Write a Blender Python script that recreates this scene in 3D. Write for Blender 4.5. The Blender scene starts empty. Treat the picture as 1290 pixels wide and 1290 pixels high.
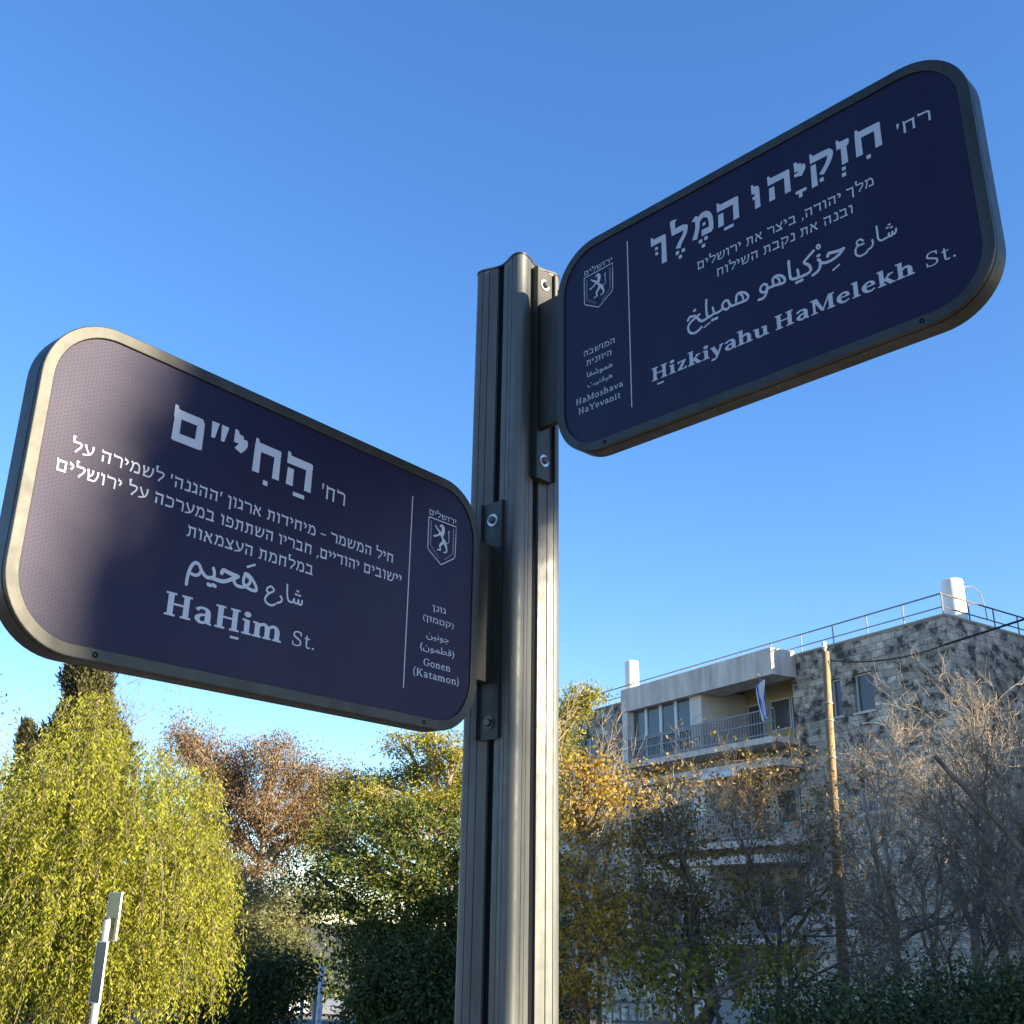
import bpy, math, random
import numpy as np
from mathutils import Vector, Matrix
from mathutils.geometry import delaunay_2d_cdt
R = math.radians
SC = bpy.context.scene
COL = SC.collection
EYE = 1.6

# ------------------------------------------------------------------ camera
FPX = 1353.545; PITCH = 0.364244139; ROLL = 0.016774087
cam = bpy.data.cameras.new('camera'); camo = bpy.data.objects.new('camera', cam); COL.objects.link(camo)
cam.sensor_fit = 'HORIZONTAL'; cam.sensor_width = 36.0; cam.lens = 36.0 * FPX / 1290.0
cam.clip_start = 0.05; cam.clip_end = 3000
cp, sp, cr, sr_ = math.cos(PITCH), math.sin(PITCH), math.cos(ROLL), math.sin(ROLL)
rr = Vector((1, 0, 0)); uu = Vector((0, -sp, cp)); ff = Vector((0, cp, sp))
r2 = rr * cr + uu * sr_; u2 = uu * cr - rr * sr_
camo.matrix_world = Matrix(((r2.x, u2.x, -ff.x, 0), (r2.y, u2.y, -ff.y, 0), (r2.z, u2.z, -ff.z, EYE), (0, 0, 0, 1)))
SC.camera = camo

# ------------------------------------------------------------------ sky, sun, exposure
SUN_A = 60.0      # degrees to the right of straight behind the camera
SUN_E = 17.0
sdir = Vector((math.sin(R(SUN_A)) * math.cos(R(SUN_E)), -math.cos(R(SUN_A)) * math.cos(R(SUN_E)), math.sin(R(SUN_E))))
W = bpy.data.worlds.new('World'); SC.world = W; W.use_nodes = True
wn = W.node_tree.nodes; wl = W.node_tree.links
sky = wn.new('ShaderNodeTexSky'); sky.sky_type = 'NISHITA'; sky.sun_disc = False
sky.sun_elevation = R(SUN_E); sky.sun_rotation = math.atan2(sdir.x, sdir.y)
sky.altitude = 700; sky.air_density = 1.0; sky.dust_density = 0.05; sky.ozone_density = 3.0
hs = wn.new('ShaderNodeHueSaturation'); hs.inputs['Hue'].default_value = .510; hs.inputs['Value'].default_value = 1.03; hs.inputs['Saturation'].default_value = 1.27
bg = wn['Background']; bg.inputs['Strength'].default_value = 0.09
gm = wn.new('ShaderNodeGamma'); gm.inputs['Gamma'].default_value = .86
wl.new(sky.outputs[0], gm.inputs['Color']); wl.new(gm.outputs[0], hs.inputs['Color']); wl.new(hs.outputs[0], bg.inputs['Color'])
sl = bpy.data.lights.new('sun', 'SUN'); sl.energy = 4.7; sl.angle = R(0.53); sl.color = (1.0, 0.86, 0.62)
so = bpy.data.objects.new('sun', sl); COL.objects.link(so)
so.rotation_euler = sdir.to_track_quat('Z', 'Y').to_euler(); so.location = (20, -20, 30)
SC.view_settings.view_transform = 'Standard'; SC.view_settings.look = 'None'
SC.view_settings.exposure = 2.13; SC.view_settings.gamma = 1.0
SC.render.engine = 'CYCLES'
SC.cycles.max_bounces = 6; SC.cycles.diffuse_bounces = 3; SC.cycles.glossy_bounces = 3; SC.cycles.transmission_bounces = 4
SC.cycles.transparent_max_bounces = 6; SC.cycles.use_denoising = True

# ------------------------------------------------------------------ helpers
def pix(px, py):
    "unit-horizontal ray of a pixel of the 1290 px photograph"
    v = r2 * ((px - 645) / FPX) + u2 * (-(py - 645) / FPX) + ff
    return v / math.hypot(v.x, v.y)
def at(px, py, Y):
    v = pix(px, py); v = v * (Y / v.y); return Vector((v.x, v.y, v.z + EYE))
def rad(r_px, p):
    return r_px * (Vector(p) - Vector((0, 0, EYE))).length / FPX * 0.97
def ground_z(x, y):
    t = max(0.0, y - 9.0)
    z = -0.068 * min(t, 106.0) * (min(1.0, t / 6.0))
    return z

def tag(o, label=None, cat=None, group=None, kind=None):
    if label: o['label'] = label
    if cat: o['category'] = cat
    if group: o['group'] = group
    if kind: o['kind'] = kind
    return o
def thing(name, label, cat, loc=(0, 0, 0), group=None):
    o = bpy.data.objects.new(name, None); COL.objects.link(o); o.location = loc
    o.empty_display_size = .2
    bpy.context.view_layer.update()
    return tag(o, label, cat, group)
def obj(name, verts, faces, mat, parent=None, smooth=False, local=False):
    "one mesh object; verts are world coordinates unless local (then in the parent's space)"
    v = np.asarray(verts, dtype=np.float64).reshape(-1, 3)
    o_loc = Vector((0, 0, 0))
    if parent is not None and not local:
        w = Vector((0, 0, 0)); q = parent
        while q is not None: w = w + q.location; q = q.parent
        v = v - np.array(w)
    me = bpy.data.meshes.new(name)
    if isinstance(faces, np.ndarray):
        nf, k = faces.shape
        me.vertices.add(len(v)); me.vertices.foreach_set('co', v.astype(np.float32).ravel())
        me.loops.add(nf * k); me.loops.foreach_set('vertex_index', faces.astype(np.int32).ravel())
        me.polygons.add(nf); me.polygons.foreach_set('loop_start', (np.arange(nf) * k).astype(np.int32))
        me.polygons.foreach_set('loop_total', np.full(nf, k, dtype=np.int32))
        me.update(calc_edges=True)
    else:
        me.from_pydata([tuple(a) for a in v], [], [list(f) for f in faces])
    me.validate()
    if smooth: me.polygons.foreach_set('use_smooth', [True] * len(me.polygons))
    me.materials.append(mat)
    o = bpy.data.objects.new(name, me); COL.objects.link(o)
    if parent is not None: o.parent = parent
    me.update()
    return o
def sharp(o, ang=35):
    me = o.data
    me.polygons.foreach_set('use_smooth', [True] * len(me.polygons))
    try: me.set_sharp_from_angle(angle=R(ang))
    except Exception: pass
    return o

class MB:
    "collects boxes, tubes and sheets into one mesh"
    def __init__(s): s.v = []; s.f = []
    def add(s, v, f):
        n = len(s.v); s.v += [tuple(a) for a in v]; s.f += [[i + n for i in q] for q in f]; return s
    def box8(s, c):
        return s.add(c, [(0, 3, 2, 1), (4, 5, 6, 7), (0, 1, 5, 4), (1, 2, 6, 5), (2, 3, 7, 6), (3, 0, 4, 7)])
    def box(s, a, b):
        (x0, y0, z0), (x1, y1, z1) = a, b
        return s.box8([(x0, y0, z0), (x1, y0, z0), (x1, y1, z0), (x0, y1, z0), (x0, y0, z1), (x1, y0, z1), (x1, y1, z1), (x0, y1, z1)])
    def fbox(s, M, a, b):
        "box in a frame M: callable (u,o,z)->point"
        (x0, y0, z0), (x1, y1, z1) = a, b
        return s.box8([M(x0, y0, z0), M(x1, y0, z0), M(x1, y1, z0), M(x0, y1, z0), M(x0, y0, z1), M(x1, y0, z1), M(x1, y1, z1), M(x0, y1, z1)])
    def tube(s, pts, rads, n=8, cap=True):
        pts = [Vector(p) for p in pts]
        if not hasattr(rads, '__len__'): rads = [rads] * len(pts)
        rings = []
        ref = None
        for i, p in enumerate(pts):
            d = (pts[min(i + 1, len(pts) - 1)] - pts[max(i - 1, 0)]).normalized()
            if ref is None:
                ref = Vector((1, 0, 0)) if abs(d.x) < .8 else Vector((0, 1, 0))
            a = (ref - d * ref.dot(d)).normalized(); b = d.cross(a); ref = a
            rings.append([p + (a * math.cos(2 * math.pi * k / n) + b * math.sin(2 * math.pi * k / n)) * rads[i] for k in range(n)])
        base = len(s.v)
        for rg in rings: s.v += [tuple(q) for q in rg]
        for i in range(len(rings) - 1):
            for k in range(n):
                s.f.append([base + i * n + k, base + i * n + (k + 1) % n, base + (i + 1) * n + (k + 1) % n, base + (i + 1) * n + k])
        if cap:
            s.f.append([base + k for k in range(n)][::-1]); s.f.append([base + (len(rings) - 1) * n + k for k in range(n)])
        return s
    def build(s, name, mat, parent=None, smooth=False, local=False):
        return obj(name, s.v, s.f, mat, parent, smooth, local)

# ------------------------------------------------------------------ materials
def newmat(name):
    m = bpy.data.materials.new(name); m.use_nodes = True
    nt = m.node_tree; b = nt.nodes['Principled BSDF']; return m, nt, b
def noise_mix(nt, c1, c2, scale, detail=4, lo=.35, hi=.65, coord='Object', rough=.55, stretch=None):
    tc = nt.nodes.new('ShaderNodeTexCoord'); n = nt.nodes.new('ShaderNodeTexNoise')
    n.inputs['Scale'].default_value = scale; n.inputs['Detail'].default_value = detail; n.inputs['Roughness'].default_value = rough
    if stretch:
        mp = nt.nodes.new('ShaderNodeMapping'); mp.inputs['Scale'].default_value = stretch
        nt.links.new(tc.outputs[coord], mp.inputs['Vector']); nt.links.new(mp.outputs[0], n.inputs['Vector'])
    else:
        nt.links.new(tc.outputs[coord], n.inputs['Vector'])
    r = nt.nodes.new('ShaderNodeValToRGB')
    r.color_ramp.elements[0].position = lo; r.color_ramp.elements[1].position = hi
    r.color_ramp.elements[0].color = (*c1, 1); r.color_ramp.elements[1].color = (*c2, 1)
    nt.links.new(n.outputs['Fac'], r.inputs['Fac'])
    return r
def mat_plain(name, c1, c2=None, scale=8, rough=.6, metal=0, spec=.5, bump=0, bscale=60, stretch=None, lo=.35, hi=.65):
    m, nt, b = newmat(name)
    b.inputs['Roughness'].default_value = rough; b.inputs['Metallic'].default_value = metal
    b.inputs['Specular IOR Level'].default_value = spec
    if c2 is None: b.inputs['Base Color'].default_value = (*c1, 1)
    else:
        r = noise_mix(nt, c1, c2, scale, lo=lo, hi=hi, stretch=stretch); nt.links.new(r.outputs[0], b.inputs['Base Color'])
    if bump:
        tc = nt.nodes.new('ShaderNodeTexCoord'); n = nt.nodes.new('ShaderNodeTexNoise'); n.inputs['Scale'].default_value = bscale
        n.inputs['Detail'].default_value = 5
        if stretch:
            mp = nt.nodes.new('ShaderNodeMapping'); mp.inputs['Scale'].default_value = stretch
            nt.links.new(tc.outputs['Object'], mp.inputs['Vector']); nt.links.new(mp.outputs[0], n.inputs['Vector'])
        else: nt.links.new(tc.outputs['Object'], n.inputs['Vector'])
        bp = nt.nodes.new('ShaderNodeBump'); bp.inputs['Strength'].default_value = bump; bp.inputs['Distance'].default_value = .02
        nt.links.new(n.outputs['Fac'], bp.inputs['Height']); nt.links.new(bp.outputs[0], b.inputs['Normal'])
    return m
def mat_leaf(name, cols, trans=.35, rough=.55, spec=.25):
    "leaf: colour picked per leaf, part diffuse and part translucent"
    m, nt, b = newmat(name)
    g = nt.nodes.new('ShaderNodeNewGeometry'); r = nt.nodes.new('ShaderNodeValToRGB')
    r.color_ramp.interpolation = 'LINEAR'
    el = r.color_ramp.elements
    while len(el) < len(cols): el.new(.5)
    for i, c in enumerate(cols):
        el[i].position = i / max(1, len(cols) - 1); el[i].color = (*c, 1)
    nt.links.new(g.outputs['Random Per Island'], r.inputs['Fac'])
    tc = nt.nodes.new('ShaderNodeTexCoord'); nz = nt.nodes.new('ShaderNodeTexNoise'); nz.inputs['Scale'].default_value = 2.2; nz.inputs['Detail'].default_value = 3
    nt.links.new(tc.outputs['Object'], nz.inputs['Vector'])
    vr = nt.nodes.new('ShaderNodeMapRange'); vr.inputs['From Min'].default_value = .3; vr.inputs['From Max'].default_value = .7; vr.inputs['To Min'].default_value = .62; vr.inputs['To Max'].default_value = 1.2
    nt.links.new(nz.outputs['Fac'], vr.inputs['Value'])
    hv = nt.nodes.new('ShaderNodeHueSaturation'); nt.links.new(r.outputs[0], hv.inputs['Color']); nt.links.new(vr.outputs[0], hv.inputs['Value']); r = hv
    nt.links.new(r.outputs[0], b.inputs['Base Color']); b.inputs['Roughness'].default_value = rough
    b.inputs['Specular IOR Level'].default_value = spec
    t = nt.nodes.new('ShaderNodeBsdfTranslucent'); nt.links.new(r.outputs[0], t.inputs['Color'])
    mx = nt.nodes.new('ShaderNodeMixShader'); mx.inputs[0].default_value = trans
    nt.links.new(b.outputs[0], mx.inputs[1]); nt.links.new(t.outputs[0], mx.inputs[2])
    nt.links.new(mx.outputs[0], nt.nodes['Material Output'].inputs['Surface'])
    return m
def mat_paint_metal(name, base, rough=.42, metal=.55):
    m, nt, b = newmat(name)
    b.inputs['Metallic'].default_value = metal; b.inputs['Specular IOR Level'].default_value = .5
    r = noise_mix(nt, tuple(c * .72 for c in base), tuple(c * 1.14 for c in base), 26, detail=7, lo=.28, hi=.6, stretch=(1, 1, .12))
    nt.links.new(r.outputs[0], b.inputs['Base Color'])
    r2_ = noise_mix(nt, (rough - .07,) * 3, (rough + .09,) * 3, 38, lo=.3, hi=.7)
    nt.links.new(r2_.outputs[0], b.inputs['Roughness'])
    return m
M = {}
M['frame'] = mat_paint_metal('frame_paint', (.041, .0405, .036), .44, .55)
M['post'] = mat_paint_metal('post_anodised', (.092, .096, .094), .53, .33)
M['slot'] = mat_plain('slot_dark', (.004, .0045, .007), rough=.8, spec=.1)
M['plate'] = mat_paint_metal('bracket_paint', (.042, .043, .041), .46, .5)
M['steel'] = mat_plain('washer_steel', (.62, .64, .66), (.5, .52, .55), 60, rough=.3, metal=.55)
M['bolt'] = mat_plain('bolt_dark', (.05, .052, .055), (.09, .09, .09), 80, rough=.4, metal=.7)
M['letter'] = mat_plain('reflective_lettering', (.39, .41, .48), (.43, .45, .51), 40, rough=.5, spec=.6)

def mat_panel():
    m, nt, b = newmat('retroreflective_navy')
    tc = nt.nodes.new('ShaderNodeTexCoord')
    r = noise_mix(nt, (.0058, .0062, .029), (.0075, .0078, .034), 3.0, lo=.3, hi=.7)
    # fine honeycomb cells of the sheeting: staggered columns of small darker dots
    L = nt.links.new
    def mth(op, a, b_=None):
        n = nt.nodes.new('ShaderNodeMath'); n.operation = op
        for i, q in enumerate((a, b_)):
            if q is None: continue
            if isinstance(q, (int, float)): n.inputs[i].default_value = q
            else: L(q, n.inputs[i])
        return n.outputs[0]
    sx = nt.nodes.new('ShaderNodeSeparateXYZ'); L(tc.outputs['Object'], sx.inputs[0])
    u = mth('DIVIDE', sx.outputs['X'], .0048); fl_ = mth('FLOOR', u); st = mth('MULTIPLY', mth('FLOORED_MODULO', fl_, 2.0), .5)
    vv = mth('ADD', mth('DIVIDE', sx.outputs['Z'], .0055), st)
    fu = mth('SUBTRACT', mth('FRACT', u), .5); fv = mth('SUBTRACT', mth('FRACT', vv), .5)
    dd = mth('SQRT', mth('ADD', mth('MULTIPLY', fu, fu), mth('MULTIPLY', fv, fv)))
    L(r.outputs[0], b.inputs['Base Color'])
    big = nt.nodes.new('ShaderNodeTexNoise'); big.inputs['Scale'].default_value = 5; big.inputs['Detail'].default_value = 6
    mp = nt.nodes.new('ShaderNodeMapping'); mp.inputs['Scale'].default_value = (1.6, 1, .35); L(tc.outputs['Object'], mp.inputs['Vector']); L(mp.outputs[0], big.inputs['Vector'])
    b.inputs['Roughness'].default_value = .46
    sp_ = nt.nodes.new('ShaderNodeMapRange'); sp_.inputs['From Min'].default_value = .12; sp_.inputs['From Max'].default_value = .42
    sp_.inputs['To Min'].default_value = .20; sp_.inputs['To Max'].default_value = .262
    L(dd, sp_.inputs['Value'])
    dirt = nt.nodes.new('ShaderNodeMapRange'); dirt.inputs['From Min'].default_value = .3; dirt.inputs['From Max'].default_value = .7; dirt.inputs['To Min'].default_value = .86; dirt.inputs['To Max'].default_value = 1.12
    L(big.outputs['Fac'], dirt.inputs['Value']); L(mth('MULTIPLY', sp_.outputs[0], dirt.outputs[0]), b.inputs['Specular IOR Level'])
    b.inputs['Specular Tint'].default_value = (1, .92, .96, 1)
    return m
M['panel'] = mat_panel()
# ------------------------------------------------------------------ lettering
def catmull(pts, n=5):
    out = []
    P = [np.array(p, float) for p in pts]
    if len(P) < 3: return P
    Q = [2 * P[0] - P[1]] + P + [2 * P[-1] - P[-2]]
    for i in range(1, len(Q) - 2):
        for k in range(n):
            t = k / n
            a, b, c, d = Q[i - 1], Q[i], Q[i + 1], Q[i + 2]
            out.append(.5 * ((2 * b) + (-a + c) * t + (2 * a - 5 * b + 4 * c - d) * t * t + (-a + 3 * b - 3 * c + d) * t ** 3))
    out.append(P[-1]); return out
def ribbon(pts, n=5, round_ends=False):
    "pts (x,y,width) -> list of quads following a smooth curve"
    P = catmull(pts, n) if len(pts) > 2 and n > 1 else [np.array(p, float) for p in pts]
    L = []; Rr = []
    for i, p in enumerate(P):
        d = P[min(i + 1, len(P) - 1)][:2] - P[max(i - 1, 0)][:2]
        l = np.hypot(*d); d = d / l if l > 1e-9 else np.array([1., 0.])
        nrm = np.array([-d[1], d[0]]); L.append(p[:2] + nrm * p[2] / 2); Rr.append(p[:2] - nrm * p[2] / 2)
    qs = [[tuple(L[i]), tuple(Rr[i]), tuple(Rr[i + 1]), tuple(L[i + 1])] for i in range(len(P) - 1)]
    if round_ends:
        for p in (P[0], P[-1]):
            qs.append([(p[0] + p[2] / 2 * math.cos(a), p[1] + p[2] / 2 * math.sin(a)) for a in np.linspace(0, 2 * math.pi, 11)[:-1]])
    return qs
def rect(x0, y0, x1, y1): return [(x0, y0), (x1, y0), (x1, y1), (x0, y1)]

def latin(ch, S, T):
    "(advance, polygons); cap height 100, x-height 68"
    ps = []
    def stem(x, y0, y1, w=S): ps.append(rect(x - w / 2, y0, x + w / 2, y1))
    def ser(x, y, l, r, up): ps.append(rect(x - l, y, x + r, y + (T if up else -T)))
    def cv(*p): ps.extend(ribbon(list(p)))
    def ln(a, b, w): ps.extend(ribbon([(a[0], a[1], w), (b[0], b[1], w)]))
    e = S / 2 + 8
    if ch in 'H':
        for x in (24, 76): stem(x, 0, 100); ser(x, 0, e, e, 1); ser(x, 100, e, e, 0)
        ps.append(rect(24, 48, 76, 48 + T)); return 100, ps
    if ch == 'M':
        stem(20, 0, 100, S * .62); stem(96, 0, 100); ser(20, 0, 15, 15, 1); ser(96, 0, e, e, 1); ser(96, 100, 6, e, 0); ser(20, 100, 16, 6, 0)
        ps.append([(14, 100), (14 + S * 1.1, 100), (60 + S * .25, 4), (52, 4)]); ps.append([(52, 4), (60, 4), (96, 98), (87, 98)]); return 116, ps
    if ch == 'K':
        stem(24, 0, 100); ser(24, 0, e, e, 1); ser(24, 100, e, e, 0)
        ln((30, 42), (74, 98), T * 1.1); ln((44, 58), (80, 2), S); ser(76, 100, 16, 12, 0); ser(82, 0, 14, 14, 1); return 98, ps
    if ch == 'G':
        cv((84, 74, T), (74, 92, T), (54, 97, T * 1.2), (28, 86, S * .85), (18, 50, S), (28, 14, S * .85), (54, 4, T * 1.2), (78, 10, S * .6), (82, 22, S * .8))
        stem(82, 8, 42); ser(82, 46, e + 2, e, 0); ps.append(rect(82, 68, 88, 98)); return 100, ps
    if ch == 'Y':
        ln((14, 98), (46, 44), S); ln((80, 98), (48, 44), T * 1.2); stem(46, 0, 48); ser(46, 0, e, e, 1); ser(14, 100, 12, 16, 0); ser(80, 100, 14, 12, 0); return 90, ps
    if ch == 'S':
        cv((67, 72, T), (62, 90, T * 1.1), (44, 97, T * 1.1), (22, 88, S * .8), (20, 66, S * .95), (42, 52, S), (64, 36, S * .95), (62, 12, S * .8), (40, 3, T * 1.1), (18, 8, T), (12, 26, T))
        ps.append(rect(64, 70, 69, 98)); ps.append(rect(10, 2, 15, 30)); return 78, ps
    if ch == 'a':
        cv((10, 54, S * .8), (18, 64, T * 1.3), (32, 67, T * 1.3), (46, 60, S * .8), (49, 44, S), (49, 14, S), (54, 4, T * 1.2), (63, 4, T))
        cv((48, 41, T), (24, 35, T * 1.3), (13, 20, S * .9), (22, 5, T * 1.5), (36, 5, T * 1.3), (48, 16, T)); return 66, ps
    if ch == 'e':
        ps.append(rect(14, 35, 58, 35 + T)); cv((55, 37, S * .8), (50, 58, S * .7), (35, 66, T * 1.3), (16, 52, S * .8), (13, 34, S), (20, 12, S * .85), (38, 3, T * 1.3), (58, 13, T)); return 67, ps
    if ch in 'hn':
        x = 18; stem(x, 0, 104 if ch == 'h' else 66); ser(x, 0, e, e, 1); ser(x, 104 if ch == 'h' else 68, e, 0, 0)
        cv((x, 46, T), (36, 62, T * 1.5), (50, 62, S * .75), (57, 46, S), (57, 20, S)); stem(57, 0, 22); ser(57, 0, e, e, 1); return 76, ps
    if ch == 'm':
        stem(18, 0, 66); ser(18, 0, e, e - 2, 1); ser(18, 68, e, 0, 0)
        for x in (18, 56):
            cv((x, 46, T), (x + 17, 62, T * 1.5), (x + 30, 62, S * .75), (x + 38, 46, S), (x + 38, 20, S)); stem(x + 38, 0, 22); ser(x + 38, 0, e - 2, e - (2 if x < 30 else 0), 1)
        return 114, ps
    if ch == 'i':
        stem(19, 0, 66); ser(19, 0, e, e, 1); ser(19, 68, e, 0, 0)
        ps.append([(19 + S * .68 * math.cos(a), 90 + S * .68 * math.sin(a)) for a in np.linspace(0, 2 * math.pi, 11)[:-1]]); return 38, ps
    if ch == 'l':
        stem(19, 0, 104); ser(19, 0, e, e, 1); ser(19, 104, e, 0, 0); return 38, ps
    if ch == 'k':
        stem(19, 0, 104); ser(19, 0, e, e, 1); ser(19, 104, e, 0, 0)
        ln((26, 30), (56, 64), T * 1.2); ln((34, 42), (60, 2), S); ser(58, 68, 14, 10, 0); ser(62, 0, 12, 12, 1); return 76, ps
    if ch == 'o':
        cv((36, 66, T * 1.3), (18, 56, S * .8), (13, 34, S), (18, 12, S * .8), (36, 2, T * 1.3), (54, 12, S * .8), (59, 34, S), (54, 56, S * .8), (36, 66, T * 1.3)); return 72, ps
    if ch == 's':
        cv((48, 52, T), (44, 62, T), (30, 66, T * 1.1), (15, 58, S * .75), (18, 44, S * .85), (34, 35, S), (47, 24, S * .85), (46, 9, S * .7), (28, 2, T * 1.1), (13, 6, T), (9, 18, T)); return 58, ps
    if ch == 't':
        cv((22, 86, T), (22, 60, S), (22, 22, S), (25, 8, S * .8), (36, 3, T * 1.3), (46, 8, T)); ps.append(rect(6, 68 - T, 44, 68)); return 48, ps
    if ch == 'u':
        cv((18, 66, S), (18, 30, S), (22, 9, S * .85), (34, 3, T * 1.5), (46, 7, T * 1.2), (57, 20, T)); stem(57, 2, 66); ser(18, 68, e, 0, 0); ser(57, 68, e, 0, 0); ser(57, 0, 0, e, 1); return 76, ps
    if ch == 'v':
        ln((12, 66), (35, 3), S); ln((60, 66), (37, 3), T * 1.2); ser(12, 68, 10, 14, 0); ser(60, 68, 12, 10, 0); return 68, ps
    if ch == 'y':
        ln((12, 66), (37, 4), S); cv((60, 66, T * 1.2), (38, 4, T * 1.2), (28, -18, T * 1.2), (14, -24, S * .7), (6, -20, S * .8)); ser(12, 68, 10, 14, 0); ser(60, 68, 12, 10, 0); return 68, ps
    if ch == 'z':
        ps.append(rect(8, 68 - T, 54, 68)); ps.append(rect(6, 0, 56, T)); ps.append([(36, 66), (54, 66), (26, 2), (6, 2)]); ps.append(rect(8, 50, 8 + T, 68)); ps.append(rect(56 - T, 0, 56, 18)); return 60, ps
    if ch == '.':
        ps.append([(14 + S * .62 * math.cos(a), 7 + S * .62 * math.sin(a)) for a in np.linspace(0, 2 * math.pi, 11)[:-1]]); return 28, ps
    if ch == '(':
        cv((30, 112, T), (16, 84, S * .7), (11, 44, S * .85), (16, 4, S * .7), (30, -24, T)); return 34, ps
    if ch == ')':
        cv((4, 112, T), (18, 84, S * .7), (23, 44, S * .85), (18, 4, S * .7), (4, -24, T)); return 34, ps
    return 30, ps

HEB = dict(zip('alef bet gimel dalet he vav zayin het tet yod kaf kafs lamed mem mems nun nuns samekh ayin pe pes tsadi tsadis qof resh shin tav'.split(), 'אבגדהוזחטיכךלמםנןסעפףצץקרשת'))
HEB = {v: k for k, v in HEB.items()}
def hebrew(ch, H, V):
    "(advance, polygons); letter height 100, H thickness of horizontals, V of verticals"
    ps = []
    def bar(x0, x1, y=100, horn=True):
        if horn: ps.append([(x0, y - H), (x1 - 5, y - H), (x1, y - H * .6), (x1 - 1, y - 2), (x1 - 5, y), (x0 + V * .6, y + 1), (x0 + V * .42, y + 12), (x0, y + 13)])
        else: ps.append([(x0, y - H), (x1, y - H), (x1, y), (x0, y)])
    def leg(x, y0, y1, w=V, k=0): ps.append([(x - w * .62 + k, y0), (x + w * .5 + k, y0), (x + w * .5, y1), (x - w * .5, y1)])
    def cv(*p): ps.extend(ribbon(list(p)))
    k = HEB.get(ch)
    if k == 'alef':
        ps.append([(4, 100), (4 + H, 104), (78, 6), (76 - H * .2, -2), (62, 4)]); cv((44, 50, V), (60, 68, V), (66, 98, V * 1.25)); cv((28, 66, V), (14, 44, V), (12, 14, V)); ps.append(rect(4, 0, 22, H * .8)); return 84, ps
    if k == 'bet':
        bar(6, 60); leg(58, 4, 92); ps.append([(0, 0), (76, 0), (70, H), (2, H)]); return 80, ps
    if k == 'gimel':
        bar(6, 38); leg(36, 0, 92, V, 4); ps.append([(0, 0), (0, H * .75), (34, 34), (36, 14)]); return 48, ps
    if k == 'dalet':
        bar(2, 72); leg(58, 0, 88); return 76, ps
    if k == 'he':
        bar(6, 74); leg(65, 0, 88); leg(17, 0, 58, V, 0); return 82, ps
    if k == 'vav':
        bar(2, 32); leg(25, 0, 92); return 38, ps
    if k == 'zayin':
        bar(2, 44); leg(25, 0, 88); return 48, ps
    if k == 'het':
        bar(8, 76); leg(67, 0, 88); leg(15, 0, 96); return 84, ps
    if k == 'tet':
        cv((10, 98, V * 1.3), (15, 60, V), (14, 12, V)); ps.append(rect(8, 0, 66, H)); cv((66, 6, V), (74, 40, V), (66, 84, V), (44, 92, H * .9), (34, 80, V)); return 84, ps
    if k == 'yod':
        bar(2, 26); cv((24, 88, V * 1.15), (26, 70, V * 1.1), (14, 46, V)); return 36, ps
    if k == 'kaf':
        bar(4, 46); ps.append(rect(2, 0, 46, H)); cv((44, 100 - H / 2, H), (60, 84, V * 1.1), (64, 50, V), (60, 16, V * 1.1), (44, H / 2, H)); return 74, ps
    if k == 'kafs':
        bar(2, 66); leg(57, -34, 90); return 74, ps
    if k == 'lamed':
        ps.append([(6, 100 - H), (6 + V * .8, 100 - H), (4 + V, 128), (12 + V, 142), (4, 146), (0, 138)])
        bar(6, 58, horn=False); cv((54, 100 - H * .6, H * .8), (66, 84, V), (60, 52, V), (40, 22, V), (30, 0, V * 1.15)); return 72, ps
    if k == 'mem':
        cv((8, 100, V * 1.5), (22, 84, V * 1.1), (20, 44, V), (8, 0, V * 1.15)); cv((18, 66, V * .9), (36, 92, H * .8), (54, 94, H * .95), (70, 74, V * 1.1), (74, 40, V), (72, 8, V * 1.1)); ps.append(rect(36, 0, 76, H)); return 86, ps
    if k == 'mems':
        bar(4, 74); leg(68, 2, 90); ps.append(rect(8, 0, 72, H)); leg(14, 2, 96, V * .9); return 84, ps
    if k == 'nun':
        bar(14, 44); leg(42, 4, 90); ps.append(rect(2, 0, 48, H)); return 52, ps
    if k == 'nuns':
        bar(2, 32); leg(25, -34, 92); return 38, ps
    if k == 'samekh':
        bar(2, 60); cv((60, 92, H * .8), (74, 60, V), (60, 14, V), (38, 4, H * .8), (16, 16, V), (10, 60, V), (18, 88, V)); return 84, ps
    if k == 'ayin':
        cv((70, 102, V * 1.3), (68, 60, V), (50, 20, V), (2, 2, H * .75)); cv((12, 102, V * 1.3), (24, 64, V), (44, 24, V)); return 80, ps
    if k == 'pe':
        bar(10, 50); cv((48, 92, H * .8), (64, 76, V), (66, 44, V), (60, 8, V)); ps.append(rect(2, 0, 64, H)); cv((14, 94, V), (14, 56, V), (34, 50, H * .7)); return 78, ps
    if k == 'tsadi':
        ps.append([(2, 96), (12, 104), (70, 10), (56, 4)]); cv((40, 46, V), (58, 68, V), (64, 100, V * 1.3)); ps.append(rect(2, 0, 68, H)); return 76, ps
    if k == 'qof':
        bar(6, 66); cv((62, 94, H * .7), (72, 74, V * 1.1), (62, 40, V), (38, 4, V)); leg(15, -34, 62); return 82, ps
    if k == 'resh':
        bar(2, 58); cv((54, 100 - H * .5, H * .9), (64, 80, V), (64, 40, V), (63, 0, V)); return 74, ps
    if k == 'shin':
        cv((10, 102, V * 1.3), (17, 50, V), (18, 8, V)); cv((46, 102, V * 1.3), (44, 66, V), (22, 36, V)); cv((84, 102, V * 1.3), (82, 54, V), (64, 12, V), (40, H * .45, H * .8), (12, H * .45, H * .8)); return 96, ps
    if k == 'tav':
        bar(8, 74); leg(67, 0, 88); cv((22, 92, V), (24, 40, V), (18, 8, V)); ps.append(rect(2, 0, 24, H * .8)); return 84, ps
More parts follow.
